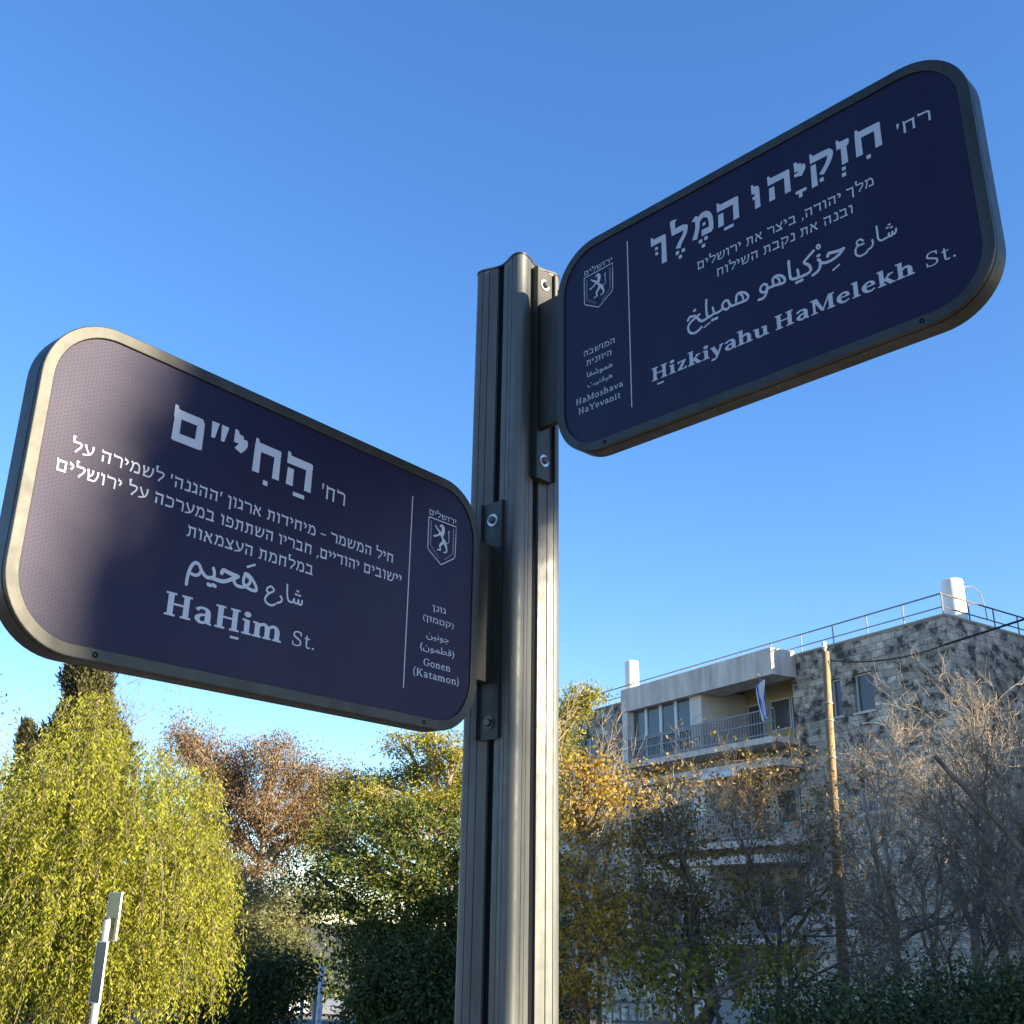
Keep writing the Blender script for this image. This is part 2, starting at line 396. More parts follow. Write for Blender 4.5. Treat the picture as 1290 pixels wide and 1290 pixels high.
    if ch == "'": ps.append([(4, 112), (20, 112), (12, 66), (6, 66)]); return 24, ps
    if ch == '"':
        for o in (0, 26): ps.append([(4 + o, 108), (24 + o, 108), (15 + o, 56), (6 + o, 56)])
        return 56, ps
    if ch == ',': ps.append([(8, 14), (22, 14), (6, -24), (0, -24)]); return 24, ps
    if ch == '–': ps.append(rect(2, 42, 56, 42 + H * .7)); return 60, ps
    if ch in '()': return latin(ch, V * 1.1, V * .6)
    return 34, ps

def run(text, script, p1, p2, x0, x1, y, h, gap=7, space=36):
    "lay a line of text between x0 and x1 on baseline y with letter height h (reading order of the picture: left to right)"
    polys = []; cx = 0.0
    for ch in text:
        if ch == ' ': cx += space; continue
        a, ps = (latin if script == 'latin' else hebrew)(ch, p1, p2)
        polys += [[(px_ + cx, py_) for px_, py_ in q] for q in ps]; cx += a + gap
    cx -= gap
    xs = [p[0] for q in polys for p in q]; lo, hi = min(xs), max(xs)
    sx = (x1 - x0) / (hi - lo); sy = h / 100.0
    return [[(x0 + (px_ - lo) * sx, y + py_ * sy) for px_, py_ in q] for q in polys]
def heb(text, x0, x1, y, h, H=17, V=12, gap=9, space=40): return run(text[::-1].replace('(', '\1').replace(')', '(').replace('\1', ')'), 'hebrew', H, V, x0, x1, y, h, gap, space)
def lat(text, x0, x1, y, h, S=18, T=8, gap=3, space=36): return run(text, 'latin', S, T, x0, x1, y, h, gap, space)
def pen(strokes, k=1.0):
    out = []
    for pts, w in strokes:
        ws = w if isinstance(w, list) else [w] * len(pts)
        out += ribbon([(p[0], p[1], q * k) for p, q in zip(pts, ws)], 5, True)
    return out
def boxes(lst):
    return [rect(x - w / 2, y - h / 2, x + w / 2, y + h / 2) for x, y, w, h in lst]
def noto(text, x0, x1, y, h):
    "small Arabic words in Blender's own built-in font (joined presentation forms, already in left-to-right order)"
    c = bpy.data.curves.new('t', 'FONT'); c.body = text; o = bpy.data.objects.new('t', c); COL.objects.link(o)
    me = o.evaluated_get(bpy.context.evaluated_depsgraph_get()).to_mesh()
    v = [(p.co.x, p.co.y) for p in me.vertices]; f = [list(q.vertices) for q in me.polygons]
    bpy.data.objects.remove(o); bpy.data.curves.remove(c)
    lo = min(a[0] for a in v); hi = max(a[0] for a in v); s = (x1 - x0) / (hi - lo)
    v = [(x0 + (a - lo) * s, y + b * h) for a, b in v]
    return [[v[i] for i in q] for q in f]

def ink(name, polys, parent, mat, depth=0.00285, label=None):
    "union of polygons laid on the sign face, as one mesh in the sign's space"
    vs = []; fs = []
    for q in polys:
        b = len(vs); n = len(q)
        ar = sum(q[i][0] * q[(i + 1) % n][1] - q[(i + 1) % n][0] * q[i][1] for i in range(n))
        if abs(ar) < 1e-10: continue
        if ar < 0: q = q[::-1]
        vs += [Vector((p[0] * 1000, p[1] * 1000)) for p in q]; fs.append(list(range(b, b + n)))
    v, e, f, _, _, _ = delaunay_2d_cdt(vs, [], fs, 0, 1e-4)
    T = np.array([[tuple(v[i]) for i in q] for q in f]); C = T.mean(1); keep = np.zeros(len(C), bool)
    for q in fs:
        a = np.array([tuple(vs[i]) for i in q]); inside = np.zeros(len(C), bool)
        for i in range(len(a)):
            p, r_ = a[i], a[i - 1]
            if p[1] == r_[1]: continue
            cross = ((p[1] > C[:, 1]) != (r_[1] > C[:, 1])) & (C[:, 0] < (r_[0] - p[0]) * (C[:, 1] - p[1]) / (r_[1] - p[1]) + p[0])
            inside ^= cross
        keep |= inside
    f = [q for q, k_ in zip(f, keep) if k_]
    V = [(p[0] / 1000, depth, p[1] / 1000) for p in v]
    o = obj(name, V, [q[:] for q in f], mat, parent, local=True)
    return o
ar_L_name=[([(-0.1713, -0.0921), (-0.1709, -0.0833), (-0.1694, -0.0736), (-0.166, -0.0647), (-0.1609, -0.06), (-0.1552, -0.0619), (-0.1508, -0.0683), (-0.1441, -0.0742), (-0.1373, -0.0752), (-0.1311, -0.0726), (-0.1302, -0.0671), (-0.1326, -0.0608)], 0.0048), ([(-0.1671, -0.0761), (-0.1608, -0.0772), (-0.1544, -0.0749), (-0.1512, -0.0695)], 0.0042), ([(-0.1339, -0.074), (-0.1258, -0.0748), (-0.1157, -0.0747), (-0.1061, -0.0709), (-0.0995, -0.0663), (-0.0938, -0.0626)], 0.0055), ([(-0.1188, -0.0638), (-0.1167, -0.0593), (-0.1106, -0.0598), (-0.1022, -0.0612), (-0.0918, -0.0621)], 0.0058), ([(-0.0928, -0.062), (-0.0977, -0.0689), (-0.0933, -0.0745), (-0.0829, -0.0747), (-0.0741, -0.0698), (-0.0704, -0.0621), (-0.0755, -0.0581), (-0.0807, -0.0554)], 0.0046), ([(-0.0804, -0.0547), (-0.0737, -0.0558), (-0.0654, -0.0623), (-0.0596, -0.0702), (-0.0601, -0.0746), (-0.0681, -0.0751), (-0.0779, -0.0725), (-0.0821, -0.0673), (-0.0816, -0.0601), (-0.0799, -0.0549)], 0.0046), ([(-0.0778, -0.0444), (-0.0658, -0.0384)], 0.0032), ([(-0.138, -0.0842), (-0.1344, -0.085)], 0.0052), ([(-0.1306, -0.0834), (-0.1269, -0.0842)], 0.0052)]
ar_L_pre=[([(-0.0286, -0.0656), (-0.0341, -0.0622), (-0.0396, -0.0653), (-0.0413, -0.0699), (-0.0362, -0.0721), (-0.029, -0.0679)], 0.0028), ([(-0.0358, -0.072), (-0.041, -0.0775), (-0.0429, -0.0833), (-0.0387, -0.0877), (-0.031, -0.089), (-0.0243, -0.086)], 0.003), ([(-0.0163, -0.0724), (-0.0133, -0.0759), (-0.015, -0.0804), (-0.0213, -0.0833)], 0.003), ([(-0.006, -0.0528), (-0.0046, -0.0675), (-0.0012, -0.0755), (0.0061, -0.076), (0.0082, -0.0703), (0.0097, -0.0755), (0.0152, -0.0757), (0.0164, -0.0699), (0.0175, -0.0755), (0.0222, -0.0763), (0.0234, -0.0701)], 0.0029), ([(0.0126, -0.0577), (0.0154, -0.0582)], 0.0028), ([(0.0102, -0.0629), (0.013, -0.0634)], 0.0028), ([(0.0166, -0.0632), (0.0195, -0.0637)], 0.0028)]
ar_R_pre=[([(0.2655, -0.0471), (0.2642, -0.0527), (0.2602, -0.0542), (0.2597, -0.0489), (0.2586, -0.0549), (0.2548, -0.0547), (0.2543, -0.0494), (0.2531, -0.0545), (0.2477, -0.0553), (0.2418, -0.0557), (0.2378, -0.051), (0.2375, -0.0407), (0.2372, -0.0295)], 0.003), ([(0.2553, -0.0356), (0.2574, -0.0357)], 0.0028), ([(0.2518, -0.0397), (0.2539, -0.0398)], 0.0028), ([(0.2579, -0.0415), (0.26, -0.0415)], 0.0028), ([(0.2286, -0.0485), (0.2291, -0.0548), (0.2257, -0.0599), (0.2202, -0.0611)], 0.003), ([(0.2148, -0.0427), (0.2107, -0.0385), (0.2059, -0.0395), (0.2045, -0.0433), (0.208, -0.0474), (0.2153, -0.048)], 0.0028), ([(0.208, -0.0474), (0.203, -0.0496), (0.2012, -0.056), (0.2025, -0.0617), (0.2071, -0.0658), (0.2142, -0.0658), (0.2191, -0.0638)], 0.003)]
ar_R_name=[([(0.1571, -0.0423), (0.1596, -0.0383), (0.1672, -0.0398), (0.176, -0.0413), (0.1835, -0.0412)], 0.0052), ([(0.1823, -0.0423), (0.1756, -0.0477), (0.1635, -0.0517), (0.1537, -0.0516), (0.1458, -0.0484), (0.1438, -0.0436), (0.1413, -0.0403)], 0.0047), ([(0.1443, -0.0466), (0.1432, -0.0543), (0.1383, -0.0603), (0.1299, -0.063)], 0.0047), ([(0.1633, -0.0697), (0.1738, -0.0648)], 0.0028), ([(0.144, -0.0153), (0.1466, -0.0197), (0.1441, -0.0228), (0.1411, -0.0192), (0.142, -0.0157), (0.1445, -0.0154)], 0.003), ([(0.1414, -0.0339), (0.1437, -0.034)], 0.005), ([(0.1353, -0.022), (0.1246, -0.0289), (0.1178, -0.0345), (0.1254, -0.0433), (0.1278, -0.0515), (0.1234, -0.056), (0.1132, -0.0566), (0.1064, -0.0563), (0.0979, -0.0549), (0.0928, -0.0511), (0.092, -0.0366), (0.092, -0.0202)], 0.0047), ([(0.1056, -0.042), (0.1066, -0.0504), (0.1043, -0.0564)], 0.0042), ([(0.102, -0.0632), (0.1051, -0.0632)], 0.005), ([(0.109, -0.0632), (0.112, -0.0632)], 0.005), ([(0.0625, -0.0483), (0.062, -0.0397), (0.0668, -0.036), (0.0754, -0.0383), (0.0818, -0.0457), (0.0822, -0.053), (0.0741, -0.0532), (0.0646, -0.0517), (0.0557, -0.0512), (0.0503, -0.0518)], 0.0044), ([(0.0664, -0.0363), (0.0728, -0.0437), (0.0734, -0.0511)], 0.0036), ([(0.0516, -0.0516), (0.0509, -0.0449), (0.0458, -0.0408), (0.0404, -0.0434), (0.0388, -0.0495), (0.0438, -0.0549), (0.0496, -0.0543)], 0.0042), ([(0.051, -0.0499), (0.0493, -0.0581), (0.043, -0.0646), (0.0344, -0.0644)], 0.0044), ([(-0.0067, -0.0496), (-0.0049, -0.0395), (0.0004, -0.0364), (0.0103, -0.0404), (0.0161, -0.0488), (0.0133, -0.0544), (0.0055, -0.055), (-0.0056, -0.0542), (-0.0153, -0.0536), (-0.0192, -0.0482), (-0.022, -0.0412), (-0.0272, -0.0393), (-0.0325, -0.0443), (-0.0314, -0.0517), (-0.0245, -0.056), (-0.019, -0.0525)], 0.0043), ([(-0.0, -0.0371), (0.0062, -0.0453), (0.0067, -0.0537)], 0.0036), ([(-0.0322, -0.0514), (-0.0415, -0.0544), (-0.0502, -0.0535), (-0.059, -0.0558), (-0.063, -0.0511), (-0.0638, -0.0378), (-0.0628, -0.0218)], 0.0043), ([(-0.0515, -0.0409), (-0.0494, -0.0514)], 0.0036), ([(-0.0599, -0.0543), (-0.0669, -0.0572), (-0.0757, -0.0562), (-0.0818, -0.0484), (-0.0849, -0.0437), (-0.0927, -0.0404), (-0.0981, -0.0404), (-0.1011, -0.0447)], 0.0046), ([(-0.0779, -0.043), (-0.0901, -0.0475), (-0.099, -0.0528), (-0.1016, -0.0601), (-0.0982, -0.0689), (-0.0895, -0.0734), (-0.0805, -0.0712), (-0.075, -0.0679)], 0.0042), ([(-0.088, -0.0316), (-0.086, -0.0313)], 0.0048), ([(-0.0701, -0.0707), (-0.0583, -0.0665)], 0.0026), ([(-0.0537, -0.0639), (-0.0506, -0.0637)], 0.0048), ([(-0.047, -0.064), (-0.0439, -0.0638)], 0.0048)]
nik_L=[(-0.0626, 0.086, 0.0082, 0.0072), (-0.0004, 0.0862, 0.0215, 0.0062)]
nik_R=[(-0.1599, 0.1247, 0.006, 0.006), (-0.1599, 0.1142, 0.006, 0.006), (-0.116, 0.0945, 0.0068, 0.0068), (-0.1034, 0.0944, 0.0068, 0.0068), (-0.1102, 0.0842, 0.0068, 0.0068), (-0.0675, 0.0943, 0.0068, 0.0068), (-0.0564, 0.0956, 0.0068, 0.0068), (-0.0621, 0.0832, 0.0068, 0.0068), (-0.0586, 0.1248, 0.006, 0.006), (-0.0106, 0.0944, 0.0185, 0.0058), (0.0409, 0.1245, 0.006, 0.006), (0.1186, 0.1267, 0.0065, 0.006), (0.1244, 0.0937, 0.019, 0.0056), (0.1232, 0.0871, 0.0062, 0.009), (0.1608, 0.0952, 0.0068, 0.0068), (0.1984, 0.0952, 0.0062, 0.0062), (0.1975, 0.0844, 0.0068, 0.0068), (0.239, 0.094, 0.0068, 0.0068)]
lion=[([(0.2964, 0.1257), (0.3025, 0.1203), (0.3081, 0.1164)], [0.0028, 0.004, 0.005]), ([(0.2941, 0.1063), (0.3009, 0.1088), (0.3075, 0.1134)], [0.0042, 0.0032, 0.0045]), ([(0.3121, 0.1303), (0.3154, 0.1263), (0.3157, 0.1197), (0.3145, 0.1137)], [0.005, 0.0085, 0.009, 0.007]), ([(0.309, 0.1287), (0.308, 0.1269)], [0.004, 0.003]), ([(0.3106, 0.1148), (0.314, 0.1092), (0.3181, 0.1037)], [0.008, 0.0055, 0.006]), ([(0.3181, 0.1037), (0.3138, 0.098), (0.3094, 0.0935), (0.3097, 0.0881), (0.3106, 0.0856), (0.303, 0.0841)], [0.0075, 0.0065, 0.005, 0.0035, 0.003, 0.0025]), ([(0.3197, 0.103), (0.3231, 0.0973), (0.3258, 0.0914), (0.3253, 0.0857), (0.3192, 0.0835)], [0.0085, 0.007, 0.0045, 0.0035, 0.0025]), ([(0.3253, 0.1012), (0.3306, 0.1049), (0.3306, 0.1138), (0.3298, 0.1203), (0.3304, 0.1244)], [0.0018, 0.0016, 0.0016, 0.002, 0.003])]
shield=[(0.2794, 0.1366), (0.3485, 0.1379), (0.3483, 0.1143), (0.3478, 0.0846), (0.3452, 0.0794), (0.3135, 0.0602), (0.2821, 0.0784), (0.2796, 0.0815), (0.2794, 0.1104), (0.2794, 0.1366)]
# ------------------------------------------------------------------ street-name post
AX = Vector((.005, 1.885, 0)); POST_TOP = EYE + 1.238
DEL = 2.45
def post_profile(grow=0.0, slots=True):
    a = .0488; rc = .014 + grow; base = .0488
    pts = []
    def nn(t): return .0628 + grow - .012 * (.5 + .5 * math.cos(math.pi * t / a))
    ts = []
    for t in np.linspace(-a, a, 25)[1:-1]: ts.append((t, nn(t)))
    if slots:
        sl_ = .0082
        ts = [q for q in ts if abs(q[0]) > sl_ + .002]
        for g in (-.040, -.0262, .0262, .040):
            ts += [(g - .0009, nn(g - .0009)), (g - .0006, nn(g) - .0018), (g + .0006, nn(g) - .0018), (g + .0009, nn(g + .0009))]
        ts += [(-sl_, nn(sl_)), (-sl_, nn(sl_) - .003), (-sl_ + .0002, .026), (sl_ - .0002, .026), (sl_, nn(sl_) - .003), (sl_, nn(sl_))]
        ts.sort(key=lambda q: q[0])
        # keep slot order (wall down, floor, wall up)
    for f in range(4):
        ang = R(-90 + 45 + 90 * f + 2.45)       # face normal direction
        n = np.array([math.cos(ang), math.sin(ang)]); t_ = np.array([-n[1], n[0]])
        row = ts
        if slots:
            left = [q for q in ts if q[0] < -.0081 and q[1] > .035]; right = [q for q in ts if q[0] > .0081 and q[1] > .035]
            left.sort(key=lambda q: (q[0], -q[1])); right.sort(key=lambda q: (q[0], q[1]))
            row = left + [(-.0079, .027), (.0079, .027)] + right
        for t, v in row: pts.append(n * v + t_ * t)
        # rounded corner after this face
        c = n * base + t_ * base
        for k in range(9):
            b = ang + R(90) * k / 8
            pts.append(c + rc * np.array([math.cos(b), math.sin(b)]))
    return pts
prof = post_profile()
post = thing('street_sign_post', 'dark grey grooved aluminium post carrying two street name signs', 'sign post', (AX.x, AX.y, 0))
n = len(prof); zs = [-.15, POST_TOP - .0045]
v = [(AX.x + p[0], AX.y + p[1], z) for z in zs for p in prof]
f = [[i, (i + 1) % n, n + (i + 1) % n, n + i] for i in range(n)] + [list(range(n))[::-1], [n + i for i in range(n)]]
shaft = sharp(obj('shaft', v, f, M['post'], post), 28)
# near-black fill standing in for the shade inside the four T-slots
for fidx in range(4):
    mb = MB()
    ang = R(-45 + 90 * fidx + 2.45); nv = Vector((math.cos(ang), math.sin(ang), 0)); tv = Vector((-nv.y, nv.x, 0))
    F = lambda u, o, z, nv=nv, tv=tv: tuple(Vector((AX.x, AX.y, z)) + nv * o + tv * u)
    mb.fbox(F, (-.0078, .0272, -.1), (.0078, .0465, POST_TOP - .006)); mb.build('slot_shade', M['slot'], post)
capp = post_profile(.0014, False); n = len(capp)
v = [(AX.x + p[0] * s, AX.y + p[1] * s, z) for z, s in ((POST_TOP - .0044, 1), (POST_TOP - .0006, 1), (POST_TOP, .985)) for p in capp]
f = [[j * n + i, j * n + (i + 1) % n, (j + 1) * n + (i + 1) % n, (j + 1) * n + i] for j in range(2) for i in range(n)] + [list(range(n))[::-1], [2 * n + i for i in range(n)]]
sharp(obj('post_cap', v, f, M['plate'], post), 40)
mb = MB(); mb.box((AX.x - .11, AX.y - .11, -.12), (AX.x + .11, AX.y + .11, ground_z(AX.x, AX.y) + .012)); mb.build('base_plate', M['plate'], post)

# ------------------------------------------------------------------ the two street signs
HH = .2; TF = .0167; TK = .0385; RAD = .096
def rrect(a, b, r, n=14):
    out = []
    for cx, cy, a0 in ((a - r, b - r, 0), (-(a - r), b - r, 90), (-(a - r), -(b - r), 180), (a - r, -(b - r), 270)):
        for k in range(n + 1):
            t = R(a0 + 90 * k / n); out.append((cx + r * math.cos(t), cy + r * math.sin(t)))
    return out
def loops_mesh(loops, a, b, r, cap0=False, cap1=False):
    "each band between two loops has its own vertices, so bands meet in crisp edges"
    v = []; f = []
    ring = lambda inset, y: [(p[0], y, p[1]) for p in rrect(a - inset, b - inset, max(.004, r - inset))]
    n = len(ring(0, 0))
    for j in range(len(loops) - 1):
        o = len(v); v += ring(*loops[j]) + ring(*loops[j + 1])
        for i in range(n): f.append([o + i, o + (i + 1) % n, o + n + (i + 1) % n, o + n + i])
    if cap0: o = len(v); v += ring(*loops[0]); f.append([o + i for i in range(n)])
    if cap1: o = len(v); v += ring(*loops[-1]); f.append([o + i for i in range(n)][::-1])
    return v, f
def cyl_x(mb, c, r, x0, x1, n=20, bevel=0):
    "a disc/cylinder along local X"
    rings = [(x0, r), (x1, r)] if not bevel else [(x0, r), (x1 - (bevel if x1 > x0 else -bevel), r), (x1, r - bevel)]
    v = []; f = []
    for x, q in rings: v += [(x, c[0] + q * math.cos(2 * math.pi * k / n), c[1] + q * math.sin(2 * math.pi * k / n)) for k in range(n)]
    for j in range(len(rings) - 1):
        for k in range(n): f.append([j * n + k, j * n + (k + 1) % n, (j + 1) * n + (k + 1) % n, (j + 1) * n + k])
    f.append(list(range(n))[::-1]); f.append([(len(rings) - 1) * n + k for k in range(n)])
    mb.add(v, f)

def street_sign(side, P, yaw, w, sag, label, plate_z, arm_z, bolt_z):
    sg = -1 if side == 'L' else 1
    d = Vector((sg * math.cos(yaw), math.sin(yaw), 0)); d = Vector((sg * math.cos(abs(yaw)), -math.sin(abs(yaw)), 0))
    zz = Vector((0, 0, 1))
    du = d * math.cos(sag) + zz * math.sin(sag); dz = zz * math.cos(sag) - d * math.sin(sag)
    X = du * sg; Y = dz.cross(X)
    ctr = Vector(P) + Vector((0, 0, EYE)) + du * (w / 2)
    root = thing('street_sign', label, 'street sign', ctr)
    root.rotation_euler = Matrix((X, Y, dz)).transposed().to_euler()
    bpy.context.view_layer.update()
    a, b = w / 2 + TF, HH + TF
    v, f = loops_mesh([(.0012, .0072), (0, .0062), (0, .0012), (.0005, .0003), (.0014, 0), (TF - .0012, 0), (TF - .0003, .0004), (TF, .0012), (TF, .0046)], a, b, RAD)
    sharp(obj('frame', v, f, M['frame'], root, local=True), 24)
    v, f = loops_mesh([(.0042, .0066), (.0042, .0092), (.0012, .0096), (.0005, .0104), (.0005, TK - .0012), (.0016, TK)], a, b, RAD, False, True)
    sharp(obj('housing', v, f, M['frame'], root, local=True), 24)
    v = [(p[0], .003, p[1]) for p in rrect(w / 2 + .002, HH + .002, RAD - TF + .002)]
    pan = obj('sign_panel', v, [list(range(len(v)))], M['panel'], root, local=True)
    # frame screws
    for sx in (-.285, .285):
        mb = MB(); c = (sx, -HH - TF * .5); n_ = 14
        v = [(c[0] + r_ * math.cos(2 * math.pi * k / n_), y_, c[1] + r_ * math.sin(2 * math.pi * k / n_)) for r_, y_ in ((.0036, .0002), (.0036, -.0006), (.0024, -.0008), (.0016, .0001)) for k in range(n_)]
        f = [[j * n_ + k, j * n_ + (k + 1) % n_, (j + 1) * n_ + (k + 1) % n_, (j + 1) * n_ + k] for j in range(3) for k in range(n_)] + [[3 * n_ + k for k in range(n_)]]
        mb.add(v, f); mb.build('screw', M['slot'], root, local=True)
    # bracket in sign space; the post face is at local x = xp
    Mi = Matrix((X, Y, dz))
    ax = Mi @ (Vector((AX.x, AX.y, ctr.z)) - ctr)
    q = -sg        # from the post face towards the sign is -q in local x ... outward normal of the face = sg along du -> local x sign
    o = 1 if side == 'R' else -1          # local-x direction pointing from the post to the sign
    def bx(mb, n0, n1, y0, y1, z0, z1):
        xs = sorted((ax.x + o * n0, ax.x + o * n1)); mb.box((xs[0], min(y0, y1), z0), (xs[1], max(y0, y1), z1))
    yc = ax.y + (.008 if side == 'R' else .002); pn = .010 if side == 'R' else .002
    z0, z1 = plate_z[0] + EYE - ctr.z, plate_z[1] + EYE - ctr.z
    mb = MB(); bx(mb, .047, .0575 + pn, yc - .0225, yc + .0225, z0, z1)
    for s in (-1, 1): bx(mb, .047, .0645 + pn, yc + s * .0226, yc + s * .0262, z0 + .001, z1 - .001)
    pl = mb.build('bracket_plate', M['plate'], root, local=True)
    mb = MB(); a0, a1 = arm_z[0] + EYE - ctr.z, arm_z[1] + EYE - ctr.z
    edge = (-o) * 0 + (w / 2 + TF - .0015)
    n_edge = abs(-o * edge - ax.x) if True else 0
    bx(mb, .0574 + pn, n_edge, .0225 if side == 'R' else .0085, .036 if side == 'R' else .033, a0, a1)
    bx(mb, n_edge - .006, n_edge - .0002, .0060, .0355, a0 + .004, a1 - .004)
    arm = mb.build('bracket_arm', M['plate'], root, local=True)
    for bz in bolt_z:
        z = bz + EYE - ctr.z
        mb = MB(); cyl_x(mb, (yc, z), .0118, ax.x + o * (.0574 + pn), ax.x + o * (.0592 + pn), 24)
        wa = mb.build('washer', M['bolt'] if side == 'L' and bz < .5 else M['steel'], pl, local=True)
        mb = MB(); cyl_x(mb, (yc, z), .0068, ax.x + o * (.0590 + pn), ax.x + o * (.0650 + pn), 18, .0016)
        sharp(mb.build('bolt', M['bolt'], pl, local=True), 30)
    return root, w

sgnL, wL = street_sign('L', (-.0651655, 1.784889, .500452), .885704, .787012, -.0040506,
    'navy street name sign left of the post with sunlit pale frame', (.286, .717), (.383, .632), (.6825, .3145))
sgnR, wR = street_sign('R', (.0905443, 1.747739, .980396), .799719, .758623, .0015060,
    'navy street name sign on the right of the post, higher and fully shaded', (.768, 1.2215), (.865, 1.133), (1.188, .806))

# lettering, left sign
LT = M['letter']
bl, hb = .0973, .0462
P_ = heb('ם', -.2225, -.1735, bl, hb, 27, 17) + heb('"', -.1622, -.1335, bl, hb, 27, 17) + heb('י', -.1232, -.0992, bl, hb, 30, 20) + heb('ח', -.0878, -.0385, bl, hb, 28, 16) + heb('ה', -.0268, .0225, bl, hb, 28, 16)
ink('street_name_text', P_ + boxes(nik_L), sgnL, LT)
ink('street_prefix_text', heb("רח'", .0433, .0910, .0975, .0205, 15, 12), sgnL, LT)
ink('description_text', heb("חיל המשמר – מיחידות ארגון 'ההגנה' לשמירה על", -.3555, .2008, .0335, .0143)
    + heb('יישובים יהודיים, חבריו השתתפו במערכה על ירושלים', -.3705, .2222, .0032, .0143)
    + heb('במלחמת העצמאות', -.1800, .0388, -.0275, .0143), sgnL, LT)
ink('arabic_name_text', pen(ar_L_name) + pen(ar_L_pre), sgnL, LT)
ink('latin_name_text', lat('HaHim', -.1985, -.0085, -.1385, .0308, 19, 8.5, 2) + [rect(-.0945, -.1487, -.0805, -.1455)] + lat('St.', .0115, .0520, -.1372, .0215, 11, 7, 6), sgnL, LT)
ink('district_text', heb('גונן', .2975, .3295, -.0225, .0085, 15, 12) + heb('(קטמון)', .2760, .3500, -.0432, .0085, 15, 12)
    + noto('\uFEE6\uFEF4\uFEE7\uFEEE\uFE9F', .2855, .3400, -.0700, .0155) + noto('(\uFEE5\uFEEE\uFEE4\uFEC4\uFED7)', .2720, .3540, -.0915, .0155)
    + lat('Gonen', .2815, .3455, -.1172, .0117, 13, 8, 4) + lat('(Katamon)', .2590, .3670, -.1362, .0117, 13, 8, 4), sgnL, LT)
ink('divider_line', [rect(.2375, -.1610, .2395, .1610)], sgnL, LT)
def emblem(root, dx, dy, smirror=1):
    sh = [(p[0] + dx, p[1] + dy) for p in shield]
    e = ink('emblem', ribbon([(p[0], p[1], .0018) for p in sh], 1), root, LT)
    ink('lion', [[(p[0] + dx, p[1] + dy) for p in q] for q in pen(lion, .82)], e, LT)
    xs = [p[0] for p in sh]; x0, x1 = min(xs), max(xs); cx = (x0 + x1) / 2; ty = max(p[1] for p in sh)
    br = []
    rng = random.Random(4)
    for i in range(46):                       # fine wreath leaves inside the border
        t = i / 45.0
        side = -1 if i % 2 else 1
        hw = (x1 - x0) / 2 - .0065
        y = ty - .008 - t * .060
        xx = hw if t < .72 else hw * (1 - (t - .72) / .28 * .75)
        x = cx + side * xx
        br += ribbon([(x - .0016, y, .0005), (x + side * .0006, y + .0012, .0008), (x + .0014, y + .0022, .0004)], 1)
    ink('wreath', br, e, LT)
    ink('emblem_text', heb('ירושלים', x0 + .0005, x1 - .0003, ty + .0035, .0088, 15, 12), e, LT)
emblem(sgnL, 0, 0)
# lettering, right sign
bl, hb = .1030, .0425
P_ = (heb('ך', -.1718, -.1388, bl, hb, 28, 19) + heb('ל', -.1290, -.0918, bl, hb, 28, 18) + heb('מ', -.0840, -.0400, bl, hb, 28, 17) + heb('ה', -.0315, .0112, bl, hb, 28, 16)
    + heb('ו', .0365, .0512, bl, hb, 30, 20) + heb('ה', .0672, .1078, bl, hb, 28, 16) + heb('י', .1160, .1360, bl, hb, 30, 20) + heb('ק', .1434, .1840, bl, hb, 28, 17)
    + heb('ז', .1900, .2115, bl, hb, 28, 18) + heb('ח', .2200, .2625, bl, hb, 28, 16))
ink('street_name_text', P_ + boxes(nik_R), sgnR, LT)
ink('street_prefix_text', heb("רח'", .2862, .3372, .1032, .0190, 15, 12), sgnR, LT)
ink('description_text', heb('מלך יהודה, ביצר את ירושלים', -.0762, .2415, .0418, .0143) + heb('ובנה את נקבת השילוח', -.0385, .2045, .0115, .0143), sgnR, LT)
ink('arabic_name_text', pen(ar_R_name) + pen(ar_R_pre), sgnR, LT)
ink('latin_name_text', lat('Hizkiyahu', -.1800, .0480, -.1300, .0245, 19, 8.5, 3) + lat('HaMelekh', .0600, .2835, -.1300, .0245, 19, 8.5, 3)
    + [rect(-.1695, -.1395, -.1560, -.1365)] + lat('St.', .3005, .3420, -.1300, .0225, 11, 7, 6), sgnR, LT)
ink('district_text', heb('המושבה', -.3325, -.2595, -.0232, .0098, 15, 12) + heb('היוונית', -.3265, -.2675, -.0445, .0098, 15, 12)
    + noto('\uFE8E\uFED4\uFEB7\uFEEE\uFEE4\uFEEB', -.3255, -.2655, -.0680, .0155) + noto('\uFE96\uFEF4\uFEE8\uFED4\uFEF4\uFEEB', -.3245, -.2665, -.0890, .0155)
    + lat('HaMoshava', -.3520, -.2430, -.1148, .0117, 13, 8, 4) + lat('HaYevanit', -.3460, -.2490, -.1350, .0117, 13, 8, 4), sgnR, LT)
ink('divider_line', [rect(-.2260, -.1620, -.2240, .1720)], sgnR, LT)
emblem(sgnR, -.6090, .0045)
# ------------------------------------------------------------------ ground, road
M['ground'] = mat_plain('dry_ground', (.10, .092, .078), (.15, .14, .12), .35, rough=.95, spec=.1, bump=.4, bscale=3)
M['asphalt'] = mat_plain('asphalt', (.045, .045, .047), (.065, .064, .064), 1.2, rough=.9, spec=.2, bump=.3, bscale=30)
M['paving'] = mat_plain('pale_paving', (.20, .18, .15), (.27, .245, .205), .8, rough=.85, spec=.2)
M['kerb'] = mat_plain('kerb_stone', (.38, .37, .35), (.46, .45, .42), 3, rough=.85)
xs = np.unique(np.concatenate([np.linspace(-1500, -90, 8), np.linspace(-90, 90, 46), np.linspace(90, 1500, 8)]))
ys = np.unique(np.concatenate([np.linspace(-600, -20, 6), np.linspace(-20, 125, 74), np.linspace(125, 2000, 10)]))
v = [(x, y, ground_z(x, y)) for y in ys for x in xs]; nx = len(xs)
